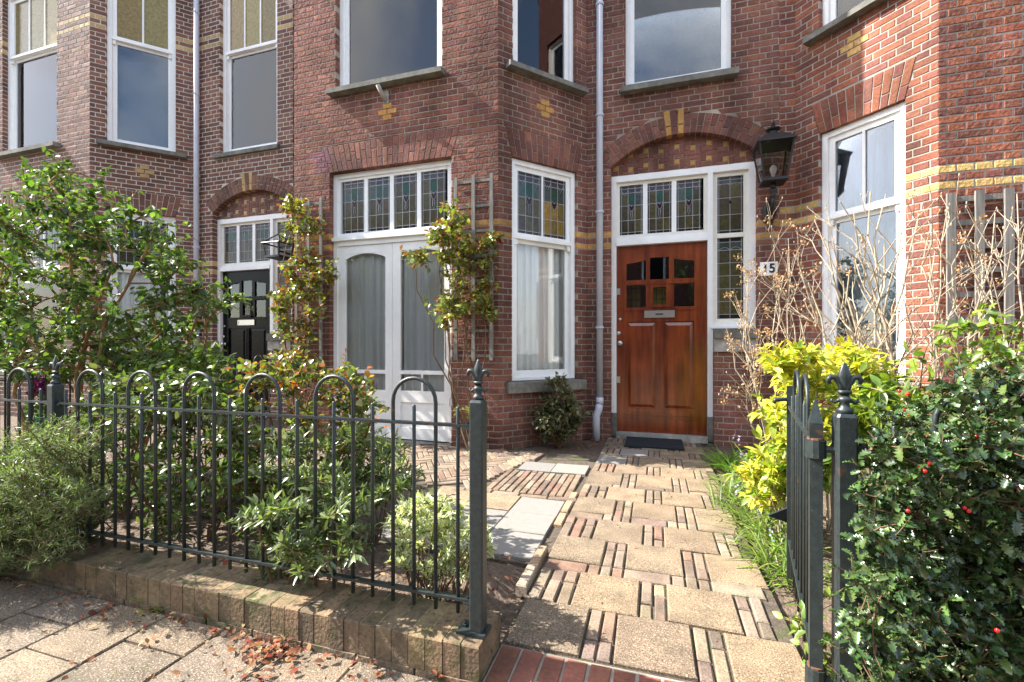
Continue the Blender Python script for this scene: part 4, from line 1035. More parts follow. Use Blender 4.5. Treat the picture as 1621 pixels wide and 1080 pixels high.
def panel(t, P, s0, s1, centers, sp=.0772, zlo=.160, zr0=.206, zr1=.745, lug=True):
    for z in (zr0, zr1):
        mb = MB(); a, b = P(s0, z), P(s1, z); d = (b-a).normalized(); n = Vector((-d.y, d.x, 0))*.010
        up = Vector((0, 0, .0045))
        mb.hexa([a-n-up, b-n-up, b+n-up, a+n-up, a-n+up, b-n+up, b+n+up, a+n+up])
        if lug:
            for e in (s0+.012, s1-.012):
                q = P(e, z); mb.hexa([q-n*1.3-d*.012-up*2.4, q-n*1.3+d*.012-up*2.4, q+n*1.3+d*.012-up*2.4, q+n*1.3-d*.012-up*2.4, q-n*1.3-d*.012-up*1.0, q-n*1.3+d*.012-up*1.0, q+n*1.3+d*.012-up*1.0, q+n*1.3-d*.012-up*1.0])
                mb.tube([q-n*.1+up, q-n*.1+up*2.6], .006, 6)
        obj('rail', mb, M['iron'], t)
    for c in centers:
        hoop(t, P, c, sp, zlo, .889); bar(t, P, c, zlo, .803)
fence = thing('iron_fence', 'dark green iron fence with hoops and fleur-de-lis posts on the low wall', 'fence', (-1.5, FY, .1125), 'iron garden fences')
PX = lambda s, z: Vector((s, FY, z))
post(fence, -.518, FY, .1125, .827); post(fence, -2.506, FY, .1125, .827); post(fence, -4.49, FY, .1125, .827)
cs = [-.740-.3088*k for k in range(6)]
panel(fence, PX, -2.486, -.540, cs)
for k in range(7): 
    s = -.586-.3088*k
    if s > -2.49: bar(fence, PX, s, .160, .803)
cs2 = [-2.76-.3088*k for k in range(6)]
panel(fence, PX, -4.47, -2.528, cs2)
for k in range(7):
    s = -2.606-.3088*k
    if s > -4.47: bar(fence, PX, s, .160, .803)
fd2 = thing('iron_fence', 'iron hoop fence between the two front gardens before the black door', 'fence', (-4.52, 3.0, 0), 'iron garden fences')
PD = lambda s, z: Vector((-4.52, s, z))
panel(fd2, PD, 1.36, 4.6, [1.52+.3088*k for k in range(10)], zlo=-.02)
for k in range(10): bar(fd2, PD, 1.675+.3088*k, -.02, .803)
PR = lambda s, z: Vector((s, FY, z))
fr_ = thing('iron_fence', 'iron fence half swallowed by the holly at the right', 'fence', (1.2, FY, .1125), 'iron garden fences')
post(fr_, .4436, FY, -.02, .827, plate=False)
panel(fr_, PR, .466, 2.4, [.70+.3088*k for k in range(5)])
for k in range(6): bar(fr_, PR, .545+.3088*k, .16, .803)
# gate, open inwards
gate = thing('garden_gate', 'narrow iron garden gate standing open against the yellow shrub', 'gate', (.39, 1.33, .05))
g0 = Vector((.386, 1.318, 0)); g1 = Vector((.528, 2.11, 0)); gd = (g1-g0).normalized(); gn = Vector((-gd.y, gd.x, 0)); gl = (g1-g0).length
PG = lambda s, z: g0+gd*s+Vector((0, 0, z))
def gbox(mb, s0, s1, w, z0, z1):
    mb.hexa([PG(s0,z0)-gn*w, PG(s1,z0)-gn*w, PG(s1,z0)+gn*w, PG(s0,z0)+gn*w, PG(s0,z1)-gn*w, PG(s1,z1)-gn*w, PG(s1,z1)+gn*w, PG(s0,z1)+gn*w])
mb = MB(); gbox(mb, -.014, .014, .014, .06, .765)
mb.add([PG(-.014,.765)-gn*.014, PG(.014,.765)-gn*.014, PG(.014,.765)+gn*.014, PG(-.014,.765)+gn*.014, PG(-.017,.80)-gn*.015, PG(.017,.80)-gn*.015, PG(.017,.80)+gn*.015, PG(-.017,.80)+gn*.015, PG(0,.865)],
       [(0,1,5,4),(1,2,6,5),(2,3,7,6),(3,0,4,7),(4,5,8),(5,6,8),(6,7,8),(7,4,8)])
hst = obj('hinge_stile', mb, M['iron'], gate)
for z in (.735, .165):
    mb = MB(); mb.tube([PG(0, z-.022), PG(0, z+.022)], .0235, 12); q = PG(0, z); e = Vector((.4436, FY, z))
    mb.tube([q, e], .009, 8); obj('hinge_collar', mb, M['iron'], hst)
    mb = MB(); mb.tube([PG(0, z+.0225), PG(0, z+.027)], .019, 12); obj('rusty_pin', mb, M['rust'], hst)
mb = MB(); gbox(mb, gl-.012, gl+.012, .012, .05, .83); fst = obj('latch_stile', mb, M['iron'], gate)
for z in (.745, .200):
    mb = MB(); gbox(mb, .014, gl-.012, .009, z-.006, z+.006); obj('rail', mb, M['iron'], gate)
sp = (gl-.02)/9
for k in range(1, 9):
    if k in (2, 4, 5, 7): continue
    bar(gate, PG, k*sp, .10, .82 if k in (3, 6) else .80, .0052)
hoop(gate, PG, 3*sp, sp, .10, .905, .0056); hoop(gate, PG, 6*sp, sp, .10, .905, .0056)
mb = MB(); a = PG(gl, .30)
mb.add([a+Vector((-.010, 0, .03)), a+Vector((-.010, 0, -.03)), a+Vector((-.085, -.02, -.002)), a+Vector((-.010, .012, .03)), a+Vector((-.010, .012, -.03)), a+Vector((-.085, -.008, -.002))], [(0,1,2), (5,4,3), (0,3,4,1), (1,4,5,2), (2,5,3,0)])
obj('gate_catch', mb, M['iron'], fst)
mb = MB(); a = PG(gl, .775); mb.tube([a, a+Vector((-.03, -.005, 0)), a+Vector((-.055, -.008, -.002)), a+Vector((-.062, -.01, -.016))], [.008, .008, .010, .007], 8); obj('latch_lever', mb, M['iron'], fst, smooth=True)
# ------------------------------------------------------------------ small things on the walls
def trellis(label, x0, x1, z0, z1, y, nv, nh, grp='trellises', hw=.017):
    t = thing('trellis', label, 'trellis', ((x0+x1)/2, y, z0), grp); r = random.Random(int(z1*100))
    for k in range(nv):
        x = x0+(x1-x0)*k/(nv-1); mb = MB(); mb.box(x-hw, x+hw, y-.030, y-.012, z0+r.uniform(-.01, .01), z1+r.uniform(-.01, .01)); obj('slat', mb, M['trellis'], t)
    for k in range(nh):
        z = z0+.05+(z1-z0-.10)*k/(nh-1); mb = MB(); mb.box(x0-.02, x1+.02, y-.0115, y-.0005, z-hw*.8, z+hw*.8); obj('slat', mb, M['trellis'], t)
trellis('grey wooden trellis right of the french doors', -1.90, -1.52, .85, 2.68, YB-.012, 3, 8)
trellis('grey wooden trellis left of the french doors', -3.86, -3.53, .85, 2.64, YB-.012, 3, 8)
def trl3():
    a = PY(1505, 305, 4.21); b = PY(1597, 300, 4.21)
    trellis('thick weathered trellis on the right house above the holly', a.x, b.x, 1.15, a.z, 4.24-.012, 3, 6, hw=.026)
trl3()
def lantern(name, label, c, w, h, base=None, plate=None, cap=True, wall=None):
    LG = M['lampglass'] if cap else M['thinglass']
    t = thing(name, label, 'lamp', c, 'wall lanterns'); x, y, z = c
    mb = MB(); hw, bw = w/2, w*(.29 if cap else .38)                               # square tapered body: roof, rim, frame bars
    def ringq(r, zz): return [(x-r, y-r, z+zz), (x+r, y-r, z+zz), (x+r, y+r, z+zz), (x-r, y+r, z+zz)]
    zt = h*.56
    if cap:
        mb.add(ringq(hw, zt)+ringq(hw, zt+.012)+ringq(hw*.42, zt+h*.16)+ringq(hw*.36, zt+h*.17), [(0,3,2,1)]+[(4*i+k, 4*i+(k+1) % 4, 4*i+4+(k+1) % 4, 4*i+4+k) for i in range(3) for k in range(4)]+[(12,13,14,15)])
        mb.lathe([(.05, zt+h*.16), (.04, zt+h*.20), (.036, zt+h*.225), (.062, zt+h*.25), (.064, zt+h*.262), (.03, zt+h*.285), (.016, zt+h*.30), (.022, zt+h*.32), (.010, zt+h*.34), (.016, zt+h*.36), (.006, zt+h*.38), (.003, zt+h*.44)], c, 12)
    else:
        mb.v = []; [mb.tube([a_, b_], .009, 6) for a_, b_ in zip(ringq(hw, zt), ringq(hw, zt)[1:]+ringq(hw, zt)[:1])]
    o = obj('roof', mb, M['lampiron'], t)
    fr2 = MB()
    tw = hw*.88
    for (sx, sy) in ((-1, -1), (1, -1), (1, 1), (-1, 1)):
        fr2.tube([(x+sx*bw, y+sy*bw, z), (x+sx*tw, y+sy*tw, z+zt)], .008, 6)
        if not cap: fr2.tube([(x+sx*hw, y+sy*hw, z+zt), (x, y, z+h)], .008, 6)
    fr2.add(ringq(bw+.012, -.012)+ringq(bw+.012, .012), BOXF)
    obj('frame', fr2, M['lampiron'], t)
    for k in range(4):
        q0, q1 = ringq(bw, .005), ringq(tw, zt); g = MB(); a, b = k, (k+1) % 4
        g.add([q0[a], q0[b], q1[b], q1[a]], [(0, 1, 2, 3)]); obj('pane', g, LG, t)
        if not cap:
            q2 = ringq(hw, zt+.012); g = MB(); g.add([q2[a], q2[b], (x, y, z+h)], [(0, 1, 2)]); obj('pane', g, LG, t)
    b_ = MB(); cap and b_.lathe([(.012, .012), (.014, .06), (.02, .08), (.03, .11), (.028, .135), (.012, .155), (.003, .16)], c, 12); cap and obj('bulb', b_, M['bulb'], t, smooth=True)
    if plate:
        px, py, pz = plate; br = MB()
        br.tube([(x, y, z-.01), (x, y, z-.06)], [.022, .028], 10)
        br.lathe([(.018, -.06), (.03, -.075), (.03, -.09), (.018, -.10), (.024, -.12), (.016, -.15)], c, 12)
        br.tube([(x, y, z-.14), (x, y+.01, z-.20), (x, (y+py)/2, z-.26), (px, py-.06, pz+.02), (px, py-.03, pz+.01)], [.016, .020, .024, .028, .03], 10)
        br.tube([(x, y+.02, z-.19), (x-.0, y+.09, z-.13), (x, py-.05, z-.17), (x, py-.03, z-.21)], [.012, .016, .014, .012], 8)
        obj('bracket', br, M['lampiron'], t, smooth=True)
        pl = MB(); n = 20
        prof = []
        for k in range(n):
            w_ = 2*math.pi*k/n; r_ = 1+.10*math.cos(5*w_)
            prof.append((px+.058*r_*math.cos(w_), pz+.115*r_*math.sin(w_)))
        pl.add([(a, wall-.002, b) for a, b in prof]+[(a, wall-.018, b) for a, b in prof]+[(px+(a-px)*.6, wall-.04, pz+(b-pz)*.65) for a, b in prof],
               [(i, (i+1) % n, n+(i+1) % n, n+i) for i in range(n)]+[(n+i, n+(i+1) % n, 2*n+(i+1) % n, 2*n+i) for i in range(n)]+[tuple(range(2*n, 3*n))])
        obj('wall_plate', pl, M['lampiron'], t)
    elif base:
        br = MB(); br.tube([(x, y, z+h*.3), base], .012, 8); br.tube([(x, y, z+.0), (x, y, z+h)], .007, 6); obj('bracket', br, M['lampiron'], t)
    return t
pl_ = PY(1217, 338, YW); lc = PY(1224, 288, YW-.24)
lantern('wall_lantern', 'black cast iron lantern beside the mahogany door', (lc.x, lc.y, lc.z), .32, .60, plate=(pl_.x, YW-.0, pl_.z), wall=YW)
l2 = PY(441, 408, 4.62)
lantern('wall_lantern', 'plain pyramid topped black lantern beside the black door', (l2.x, l2.y, l2.z), .27, .30, base=(-4.60, 4.92, l2.z+.09), cap=False)
# house number plate
a = PY(1203, 437, YW-.008); b = PY(1231, 414, YW-.008)
np_ = thing('house_number', 'white enamel house number plate right of the sidelight', 'sign', ((a.x+b.x)/2, YW-.002, (a.z+b.z)/2))
mb = MB(); mb.box(a.x, b.x, YW-.009, YW-.0012, a.z, b.z); obj('plate', mb, M['white_plate'], np_)
def text_mesh(txt, size, ext):
    cu = bpy.data.curves.new('digits', 'FONT'); cu.body = txt; cu.size = size; cu.extrude = ext; cu.align_x = 'CENTER'; cu.align_y = 'CENTER'; cu.offset = .0035
    ob = bpy.data.objects.new('tmp', cu); COL.objects.link(ob); dg = bpy.context.evaluated_depsgraph_get()
    me = bpy.data.meshes.new_from_object(ob.evaluated_get(dg)); bpy.data.objects.remove(ob); return me
me = text_mesh('15', .125, .001); me.materials.clear(); me.materials.append(M['ink'])
tx = bpy.data.objects.new('digits', me); COL.objects.link(tx); tx.parent = np_; tx.rotation_euler = (rad(90), 0, 0); tx.location = (0, -.0085, 0)
# flagpole bracket
a = PY(607, 152, YB-.02)
fb = thing('flagpole_holder', 'pale metal flagpole holder under the upstairs window sill', 'bracket', (a.x, YB-.001, a.z))
mb = MB(); mb.box(a.x-.012, a.x+.052, YB-.008, YB-.0015, a.z-.075, a.z+.06); obj('back_plate', mb, M['stone_pale'], fb)
mb = MB(); mb.tube([(a.x+.02, YB-.015, a.z-.055), (a.x-.012, YB-.11, a.z+.075)], .022, 10); obj('socket', mb, M['stone_pale'], fb, smooth=True)
# doormat
P4 = [G(994, 693), G(1079, 698), G(1078.6, 713), G(988, 708)]
mb = MB(); x0, x1, y0, y1 = min(p.x for p in P4), max(p.x for p in P4), P4[3].y-.0, P4[0].y
for j in range(14):
    yy = y0+(y1-y0)*j/14; mb.box(x0, x1, yy+.002, yy+(y1-y0)/14-.002, .004, .020)
mb.box(x0, x1, y0, y1, .0035, .014)
tag(obj('doormat', mb, M['mat']), 'black ribbed doormat before the mahogany door', 'doormat')
# ------------------------------------------------------------------ plants
def leaf_tpl(w=.5, bend=.15, fold=.12, tip=.5, seg=4, spiny=False, base=.0):
    """leaf from x=0 to x=1, folded along the midrib and curving down"""
    V, Fc = [], []
    if spiny:
        T = [0, .14, .26, .40, .52, .66, .78, .90, 1.0]; Wd = [.02, .30, .17, .36, .20, .34, .17, .22, .0]; Zd = [0, .10, -.04, .12, -.04, .10, -.03, .06, -.06]
    else:
        T = [i/seg for i in range(seg+1)]; Wd = [math.sin(math.pi*min(1, t**(.55+tip*.5)))*w/2 if 0 < t < 1 else 0.0 for t in T]; Wd[0] = base+.015; Zd = [0]*len(T)
    for t, ww, zd in zip(T, Wd, Zd):
        z = -bend*t*t
        V += [(t, 0, z), (t, ww, z+fold*ww*2+zd*(.6 if spiny else 1)), (t, -ww, z+fold*ww*2+zd*(.6 if spiny else 1))]
    for i in range(len(T)-1):
        a, b = 3*i, 3*i+3
        Fc += [(a, b, b+1, a+1), (a, a+2, b+2, b)]
    return np.array(V, dtype=np.float32), np.array(Fc, dtype=np.int32)
TPL = {
 'ovate': [leaf_tpl(.58, .22, .14), leaf_tpl(.50, .05, .22), leaf_tpl(.62, .38, .06)],
 'round': [leaf_tpl(.80, .15, .10), leaf_tpl(.72, .30, .16), leaf_tpl(.85, .02, .2)],
 'lance': [leaf_tpl(.26, .12, .12), leaf_tpl(.30, .25, .08), leaf_tpl(.24, -.05, .15)],
 'choisya': [leaf_tpl(.40, .18, .10, .75), leaf_tpl(.36, .05, .16, .75), leaf_tpl(.42, .3, .08, .75)],
 'holly': [leaf_tpl(spiny=True, bend=.18, fold=.25), leaf_tpl(spiny=True, bend=.05, fold=.40), leaf_tpl(spiny=True, bend=.30, fold=.15)],
 'needle': [leaf_tpl(.11, .15, 0, seg=2)],
 'blade': [leaf_tpl(.045, .55, .3, seg=5, base=.012), leaf_tpl(.04, .9, .3, seg=5, base=.012), leaf_tpl(.05, .25, .3, seg=5, base=.012)],
}
class Leaves:
    def __init__(s): s.P = []; s.D = []; s.U = []; s.S = []; s.C = []; s.T = []
    def add(s, p, d, u, size, col, t=0): s.P.append(tuple(p)); s.D.append(tuple(d)); s.U.append(tuple(u)); s.S.append(size); s.C.append(col); s.T.append(t)
    def build(s, root, kind, mat, nind=0, name='foliage', leafname='leaf'):
        P = np.array(s.P, dtype=np.float64); D = np.array(s.D); U = np.array(s.U); S = np.array(s.S); C = np.array(s.C); T = np.array(s.T)
        X = D/np.maximum(np.linalg.norm(D, axis=1, keepdims=True), 1e-9)
        Z = U-(U*X).sum(1, keepdims=True)*X
        bad = np.linalg.norm(Z, axis=1) < 1e-4; Z[bad] = np.cross(X[bad], [0.3, .9, .1])
        Z /= np.linalg.norm(Z, axis=1, keepdims=True); Y = np.cross(Z, X)
        off = np.array(root_off(root)); tp = TPL[kind]
        ind = np.zeros(len(P), bool)
        if nind:
            f = -P[:, 0]*S_+P[:, 1]*C_; r = P[:, 0]*C_+P[:, 1]*S_
            u = CX+F_*r/np.maximum(f, .1); v = HY-F_*(P[:, 2]-H)/np.maximum(f, .1)
            facing = np.abs((Z*(P-np.array([0, 0, H]))).sum(1))/np.linalg.norm(P-np.array([0, 0, H]), axis=1)
            score = np.where((f > .2) & (u > 0) & (u < 1621) & (v > 0) & (v < 1080), S/np.maximum(f, .2)*(.3+facing)/np.maximum(f-f.min()+.25, .25), -1)
            ind[np.argsort(-score)[:nind]] = True; ind &= score > 0
            meshes = {}
            for i in np.nonzero(ind)[0]:
                t = T[i] % len(tp); key = (t, tuple(np.round(np.array(C[i])*16)/16) if False else (i % 6))
                if key not in meshes:
                    V, Fc = tp[t]; meshes[key] = arrays_mesh(leafname, V, Fc.ravel(), [4]*len(Fc), np.tile(C[i], (len(V), 1)), mat, True)
                o = bpy.data.objects.new(leafname, meshes[key]); COL.objects.link(o); o.parent = root
                R = np.stack((X[i], Y[i], Z[i]), 1)*S[i]; m = Matrix.Identity(4)
                for a in range(3):
                    for b in range(3): m[a][b] = R[a, b]
                    m[a][3] = P[i, a]-off[a]
                o.matrix_local = m
        Vs, Fs, Cs, o_ = [], [], [], 0
        for t in range(len(tp)):
            sel = np.nonzero((T % len(tp) == t) & ~ind)[0]
            if not len(sel): continue
            V, Fc = tp[t]; R = np.stack((X[sel], Y[sel], Z[sel]), 2)*S[sel][:, None, None]
            vv = np.einsum('nij,kj->nki', R, V)+P[sel][:, None, :]-off
            Vs.append(vv.reshape(-1, 3)); k = len(V)
            Fs.append((Fc[None]+(np.arange(len(sel))*k)[:, None, None]+o_).reshape(-1, 4)); o_ += len(sel)*k
            Cs.append(np.repeat(C[sel], k, axis=0))
        if Vs:
            FL = np.concatenate(Fs); me = arrays_mesh(name, np.concatenate(Vs), FL.ravel(), np.full(len(FL), 4), np.concatenate(Cs), mat, True)
            ob = bpy.data.objects.new(name, me); COL.objects.link(ob); ob.parent = root; ob['kind'] = 'stuff'
def inpoly(x, y, poly):
    c = False; n = len(poly)
    for i in range(n):
        x1, y1 = poly[i]; x2, y2 = poly[(i+1) % n]
        if (y1 > y) != (y2 > y) and x < (x2-x1)*(y-y1)/(y2-y1)+x1: c = not c
    return c
def sample(poly, n, d0, d1, r, zmin=.06, ymax=None):
    xs = [p[0] for p in poly]; ys = [p[1] for p in poly]; out = []; tries = 0
    while len(out) < n and tries < 40000:
        tries += 1; u = r.uniform(min(xs), max(xs)); v = r.uniform(min(ys), max(ys))
        if not inpoly(u, v, poly): continue
        p = W(u, v, r.uniform(d0, d1))
        if p.z < zmin or (ymax and p.y > ymax): continue
        out.append(p)
    return out
def rv(r, s=1.0): 
    while True:
        v = Vector((r.uniform(-1, 1), r.uniform(-1, 1), r.uniform(-1, 1)))
        if .05 < v.length < 1: return v.normalized()*s
def limb(mb, a, b, r0, r1, r, sag=.12, n=5):
    pts = [a]; L = (b-a).length; off = rv(r, L*sag); off.z = abs(off.z)*.4
    for k in range(1, n): t = k/n; pts.append(a.lerp(b, t)+off*math.sin(math.pi*t)+rv(r, L*.025))
    pts.append(b); mb.tube(pts, [r0+(r1-r0)*k/n for k in range(n+1)], 6, cap=False); return pts
def bush(root, poly, d0, d1, ncl, bases, r, stem_mat, leafkind, leafmat_, size, colf, rcl=.14, twigs=5, per=6, r0=.012, nlimb=8, nind=0, up=.5, zmin=.06, whorl=1, ymax=None, stemname='stem', droop=.2, twr=.0016):
    cl = sample(poly, ncl, d0, d1, r, zmin, ymax); st = MB(); lv = Leaves(); nodes = []
    if not cl: return
    top = max(c.z for c in cl); bot = min(c.z for c in cl)
    order = cl[:]; r.shuffle(order)
    for i, c in enumerate(order):
        if i < nlimb or not nodes:
            b = min(bases, key=lambda q: (Vector((q[0], q[1], 0))-Vector((c.x, c.y, 0))).length+r.uniform(0, .25))
            pts = limb(st, Vector(b), c, r0*r.uniform(.7, 1), r0*.35, r, .1, 6); nodes += pts[2:]
        else:
            q = min((n for n in nodes if n.z < c.z+.05), key=lambda n: (n-c).length, default=nodes[0])
            pts = limb(st, q, c, r0*.38, r0*.16, r, .12, 4); nodes += pts[2:4]
        for k in range(twigs):
            d = rv(r); d.z = d.z*.7+up*.5; d.normalize(); L = rcl*r.uniform(.5, 1.15); e = c+d*L
            if e.z < zmin*.5: e.z = zmin*.5+.01
            st.tube([c, c.lerp(e, .5)+rv(r, L*.08), e], [twr*1.5, twr*1.2, twr*.7], 4, cap=False)
            for m in range(per):
                t = (m+.6)/per; p = c.lerp(e, t)
                for w in range(whorl):
                    ld = (d*.55+rv(r)*.9); ld.z -= droop; nrm = Vector((0, 0, 1))*(.55+up*.3)+rv(r)*.65+SUN*-.25
                    hh = (p.z-bot)/max(.01, top-bot)
                    lv.add(p, ld, nrm, size*r.uniform(.6, 1.2), colf(r, hh, t), r.randrange(3))
    obj(stemname, st, stem_mat, root, smooth=True)
    lv.build(root, leafkind, leafmat_, nind)
def cmix(r, pal, a=.2): return jit(r.choice(pal), a, r)
def gpt(u, d): p = W(u, 549, d); return (p.x, p.y, -.02)
# 1 big shrub at the left
r1_ = random.Random(31)
t = thing('large_shrub', 'tall loose leafy shrub with tan stems behind the fence at the left', 'shrub', gpt(130, 3.3))
poly = [(-60, 340), (0, 325), (30, 300), (45, 268), (150, 262), (172, 292), (185, 312), (215, 302), (250, 318), (275, 345), (290, 375), (320, 400), (318, 430), (345, 470), (385, 462), (350, 500), (345, 560), (320, 600), (250, 620), (150, 610), (60, 600), (-60, 590)]
gr = [(.085, .150, .030), (.060, .110, .026), (.115, .185, .038), (.042, .080, .022), (.150, .215, .050), (.058, .092, .035)]
bush(t, poly, 2.75, 3.9, 230, [gpt(100, 3.2), gpt(165, 3.35), gpt(40, 3.1), gpt(210, 3.6)], r1_, M['bark_tan'], 'ovate', M['leaf'], .050,
     lambda r, h, t: cmix(r, gr, .25), rcl=.155, twigs=6, per=8, r0=.019, nlimb=16, nind=240, stemname='trunk')
# 2 rosemary over the wall
t = thing('rosemary_bush', 'grey green needle leaved rosemary sprawling over the low wall', 'shrub', gpt(70, 2.1))
poly = [(-200, 760), (-60, 745), (0, 730), (50, 705), (105, 690), (140, 730), (165, 790), (150, 850), (125, 880), (60, 905), (-60, 915), (-200, 910)]  # unseen stretch at the far left added to cast shade on the pavement
rm = [(.16, .22, .085), (.12, .175, .065), (.20, .26, .11), (.09, .135, .05), (.24, .28, .15)]
def rosemary():
    r = random.Random(8); st = MB(); lv = Leaves(); cl = sample(poly, 420, 1.72, 2.30, r, .03)
    base = [Vector(gpt(120, 2.25)), Vector(gpt(60, 2.35)), Vector(gpt(10, 2.5))]
    for c in cl:
        b = min(base, key=lambda q: (q-c).length); limb(st, b, c, .004, .0018, r, .15, 5)
        for k in range(7):
            d = rv(r)*.7; d.z = abs(d.z)*.6+r.uniform(-.25, .5); d = (d+(c-b).normalized()*.5).normalized(); L = r.uniform(.06, .15); e = c+d*L
            if e.z < .012: e.z = .014
            st.tube([c, e], [.0016, .0009], 4, cap=False)
            for m in range(26):
                p = c.lerp(e, (m+.5)/26); ld = d*.8+rv(r)*1.0; lv.add(p, ld, rv(r)+Vector((0, 0, .8)), r.uniform(.016, .030), cmix(r, rm, .2))
    obj('stem', st, M['bark_brown'], t, smooth=True); lv.build(t, 'needle', M['leaf'], 0)
    fl = Leaves()
    for c in r.sample(cl, 40):
        for k in range(3): fl.add(c+rv(r, .06), rv(r), rv(r), .010, jit((.30, .27, .50), .2, r))
    fl.build(t, 'round', M['leaf'], 0, name='blossom')
rosemary()
# 3 rose bush with red shoots
redm = [(.36, .065, .025), (.45, .12, .03), (.28, .06, .03), (.42, .20, .03)]
rg = [(.13, .17, .04), (.085, .13, .035), (.18, .21, .05), (.22, .21, .045)]
t = thing('rose_bush', 'rose bush with red young shoots behind the middle of the fence', 'shrub', gpt(480, 2.7))
poly = [(360, 600), (400, 565), (470, 560), (500, 590), (560, 580), (600, 640), (585, 700), (590, 745), (520, 760), (470, 780), (390, 790), (330, 740)]
bush(t, poly, 2.2, 3.1, 95, [gpt(470, 2.6), gpt(430, 2.9), gpt(520, 2.8)], random.Random(4), M['bark_brown'], 'round', M['leaf_mid'], .036,
     lambda r, h, t_: cmix(r, redm if r.random() < (.04+.38*h*h*t_) else rg, .22), rcl=.12, twigs=6, per=7, r0=.009, nlimb=9, nind=150)
# 4 mixed green shrubs between it and the big shrub
t = thing('green_shrub', 'dense dark green shrub behind the fence below the large shrub', 'shrub', gpt(280, 2.5))
poly = [(120, 640), (180, 590), (260, 575), (350, 585), (390, 640), (400, 720), (400, 830), (330, 880), (240, 850), (180, 830), (130, 760)]
dg = [(.075, .125, .03), (.10, .16, .035), (.055, .09, .025), (.14, .20, .045), (.11, .13, .055)]
bush(t, poly, 2.0, 3.0, 135, [gpt(260, 2.4), gpt(330, 2.3), gpt(200, 2.6)], random.Random(14), M['bark_brown'], 'ovate', M['leaf_mid'], .042,
     lambda r, h, t_: cmix(r, dg, .22), rcl=.13, twigs=6, per=6, r0=.010, nlimb=12, nind=150)
t = thing('bright_shrub', 'fresh light green shrub rising above the fence hoops beside the large shrub', 'shrub', gpt(260, 2.9))
poly = [(200, 640), (225, 575), (270, 545), (330, 560), (375, 585), (370, 630), (300, 660)]
lg = [(.15, .22, .04), (.10, .17, .03), (.19, .25, .06), (.07, .12, .03)]
bush(t, poly, 2.6, 3.2, 46, [gpt(280, 2.9), gpt(320, 2.9)], random.Random(15), M['bark_brown'], 'ovate', M['leaf'], .055,
     lambda r, h, t_: cmix(r, lg, .2), rcl=.13, twigs=5, per=6, r0=.007, nlimb=10, nind=120)
# 5 lance leaved shrub
t = thing('lance_leaf_shrub', 'grey green lance leaved evergreen pushing through the fence', 'shrub', gpt(520, 1.95))
oc = [(.15, .195, .085), (.11, .155, .065), (.20, .235, .11), (.08, .115, .05), (.21, .27, .09)]
ocf = lambda r, h, t_: cmix(r, oc, .2)
bush(t, [(400, 890), (385, 820), (420, 770), (480, 745), (540, 760), (560, 800), (570, 860), (520, 895), (450, 905)], 1.48, 1.8, 52, [gpt(500, 1.72), gpt(540, 1.75), gpt(450, 1.7)], random.Random(51), M['bark_brown'], 'lance', M['leaf_mid'], .046, ocf,
     rcl=.09, twigs=3, per=8, r0=.006, nlimb=12, nind=220, up=.9, whorl=2, droop=-.25)
bush(t, [(420, 770), (440, 700), (500, 710), (560, 690), (640, 715), (655, 765), (600, 800), (560, 830)], 2.0, 2.4, 50, [gpt(520, 2.2), gpt(590, 2.25)], random.Random(52), M['bark_brown'], 'lance', M['leaf_mid'], .050, ocf,
     rcl=.11, twigs=4, per=8, r0=.006, nlimb=12, nind=60, up=.9, whorl=2, droop=-.25)
# 6 cream variegated spurge
t = thing('variegated_spurge', 'cream and grey variegated perennial behind the end of the fence', 'plant', gpt(690, 1.72))
poly = [(618, 880), (612, 830), (660, 800), (705, 782), (745, 800), (768, 850), (765, 905), (730, 925), (660, 920)]
vc = [(.66, .64, .42), (.48, .51, .32), (.72, .69, .48), (.30, .36, .20), (.42, .46, .28)]
bush(t, poly, 1.58, 1.86, 85, [gpt(690, 1.72), gpt(660, 1.74), gpt(720, 1.70)], random.Random(61), M['bark_brown'], 'lance', M['leaf'], .030,
     lambda r, h, t_: cmix(r, vc, .12), rcl=.055, twigs=3, per=9, r0=.004, nlimb=40, nind=200, up=1.0, whorl=2, droop=-.1, zmin=.05)
# 7 cone shrub by the downpipe
t = thing('cone_shrub', 'small conical olive leaved evergreen under the canted window by the downpipe', 'shrub', gpt(885, 4.55))
poly = [(850, 685), (848, 655), (865, 625), (880, 602), (902, 602), (912, 630), (918, 665), (915, 695), (890, 706), (865, 700)]
ec = [(.14, .15, .075), (.085, .095, .045), (.11, .12, .055), (.065, .080, .035), (.16, .16, .09), (.13, .13, .05)]
bush(t, poly, 4.35, 4.72, 70, [gpt(886, 4.55)], random.Random(71), M['bark_brown'], 'ovate', M['leaf_mid'], .052,
     lambda r, h, t_: cmix(r, ec, .2), rcl=.10, twigs=5, per=6, r0=.010, nlimb=12, nind=120, ymax=4.6)
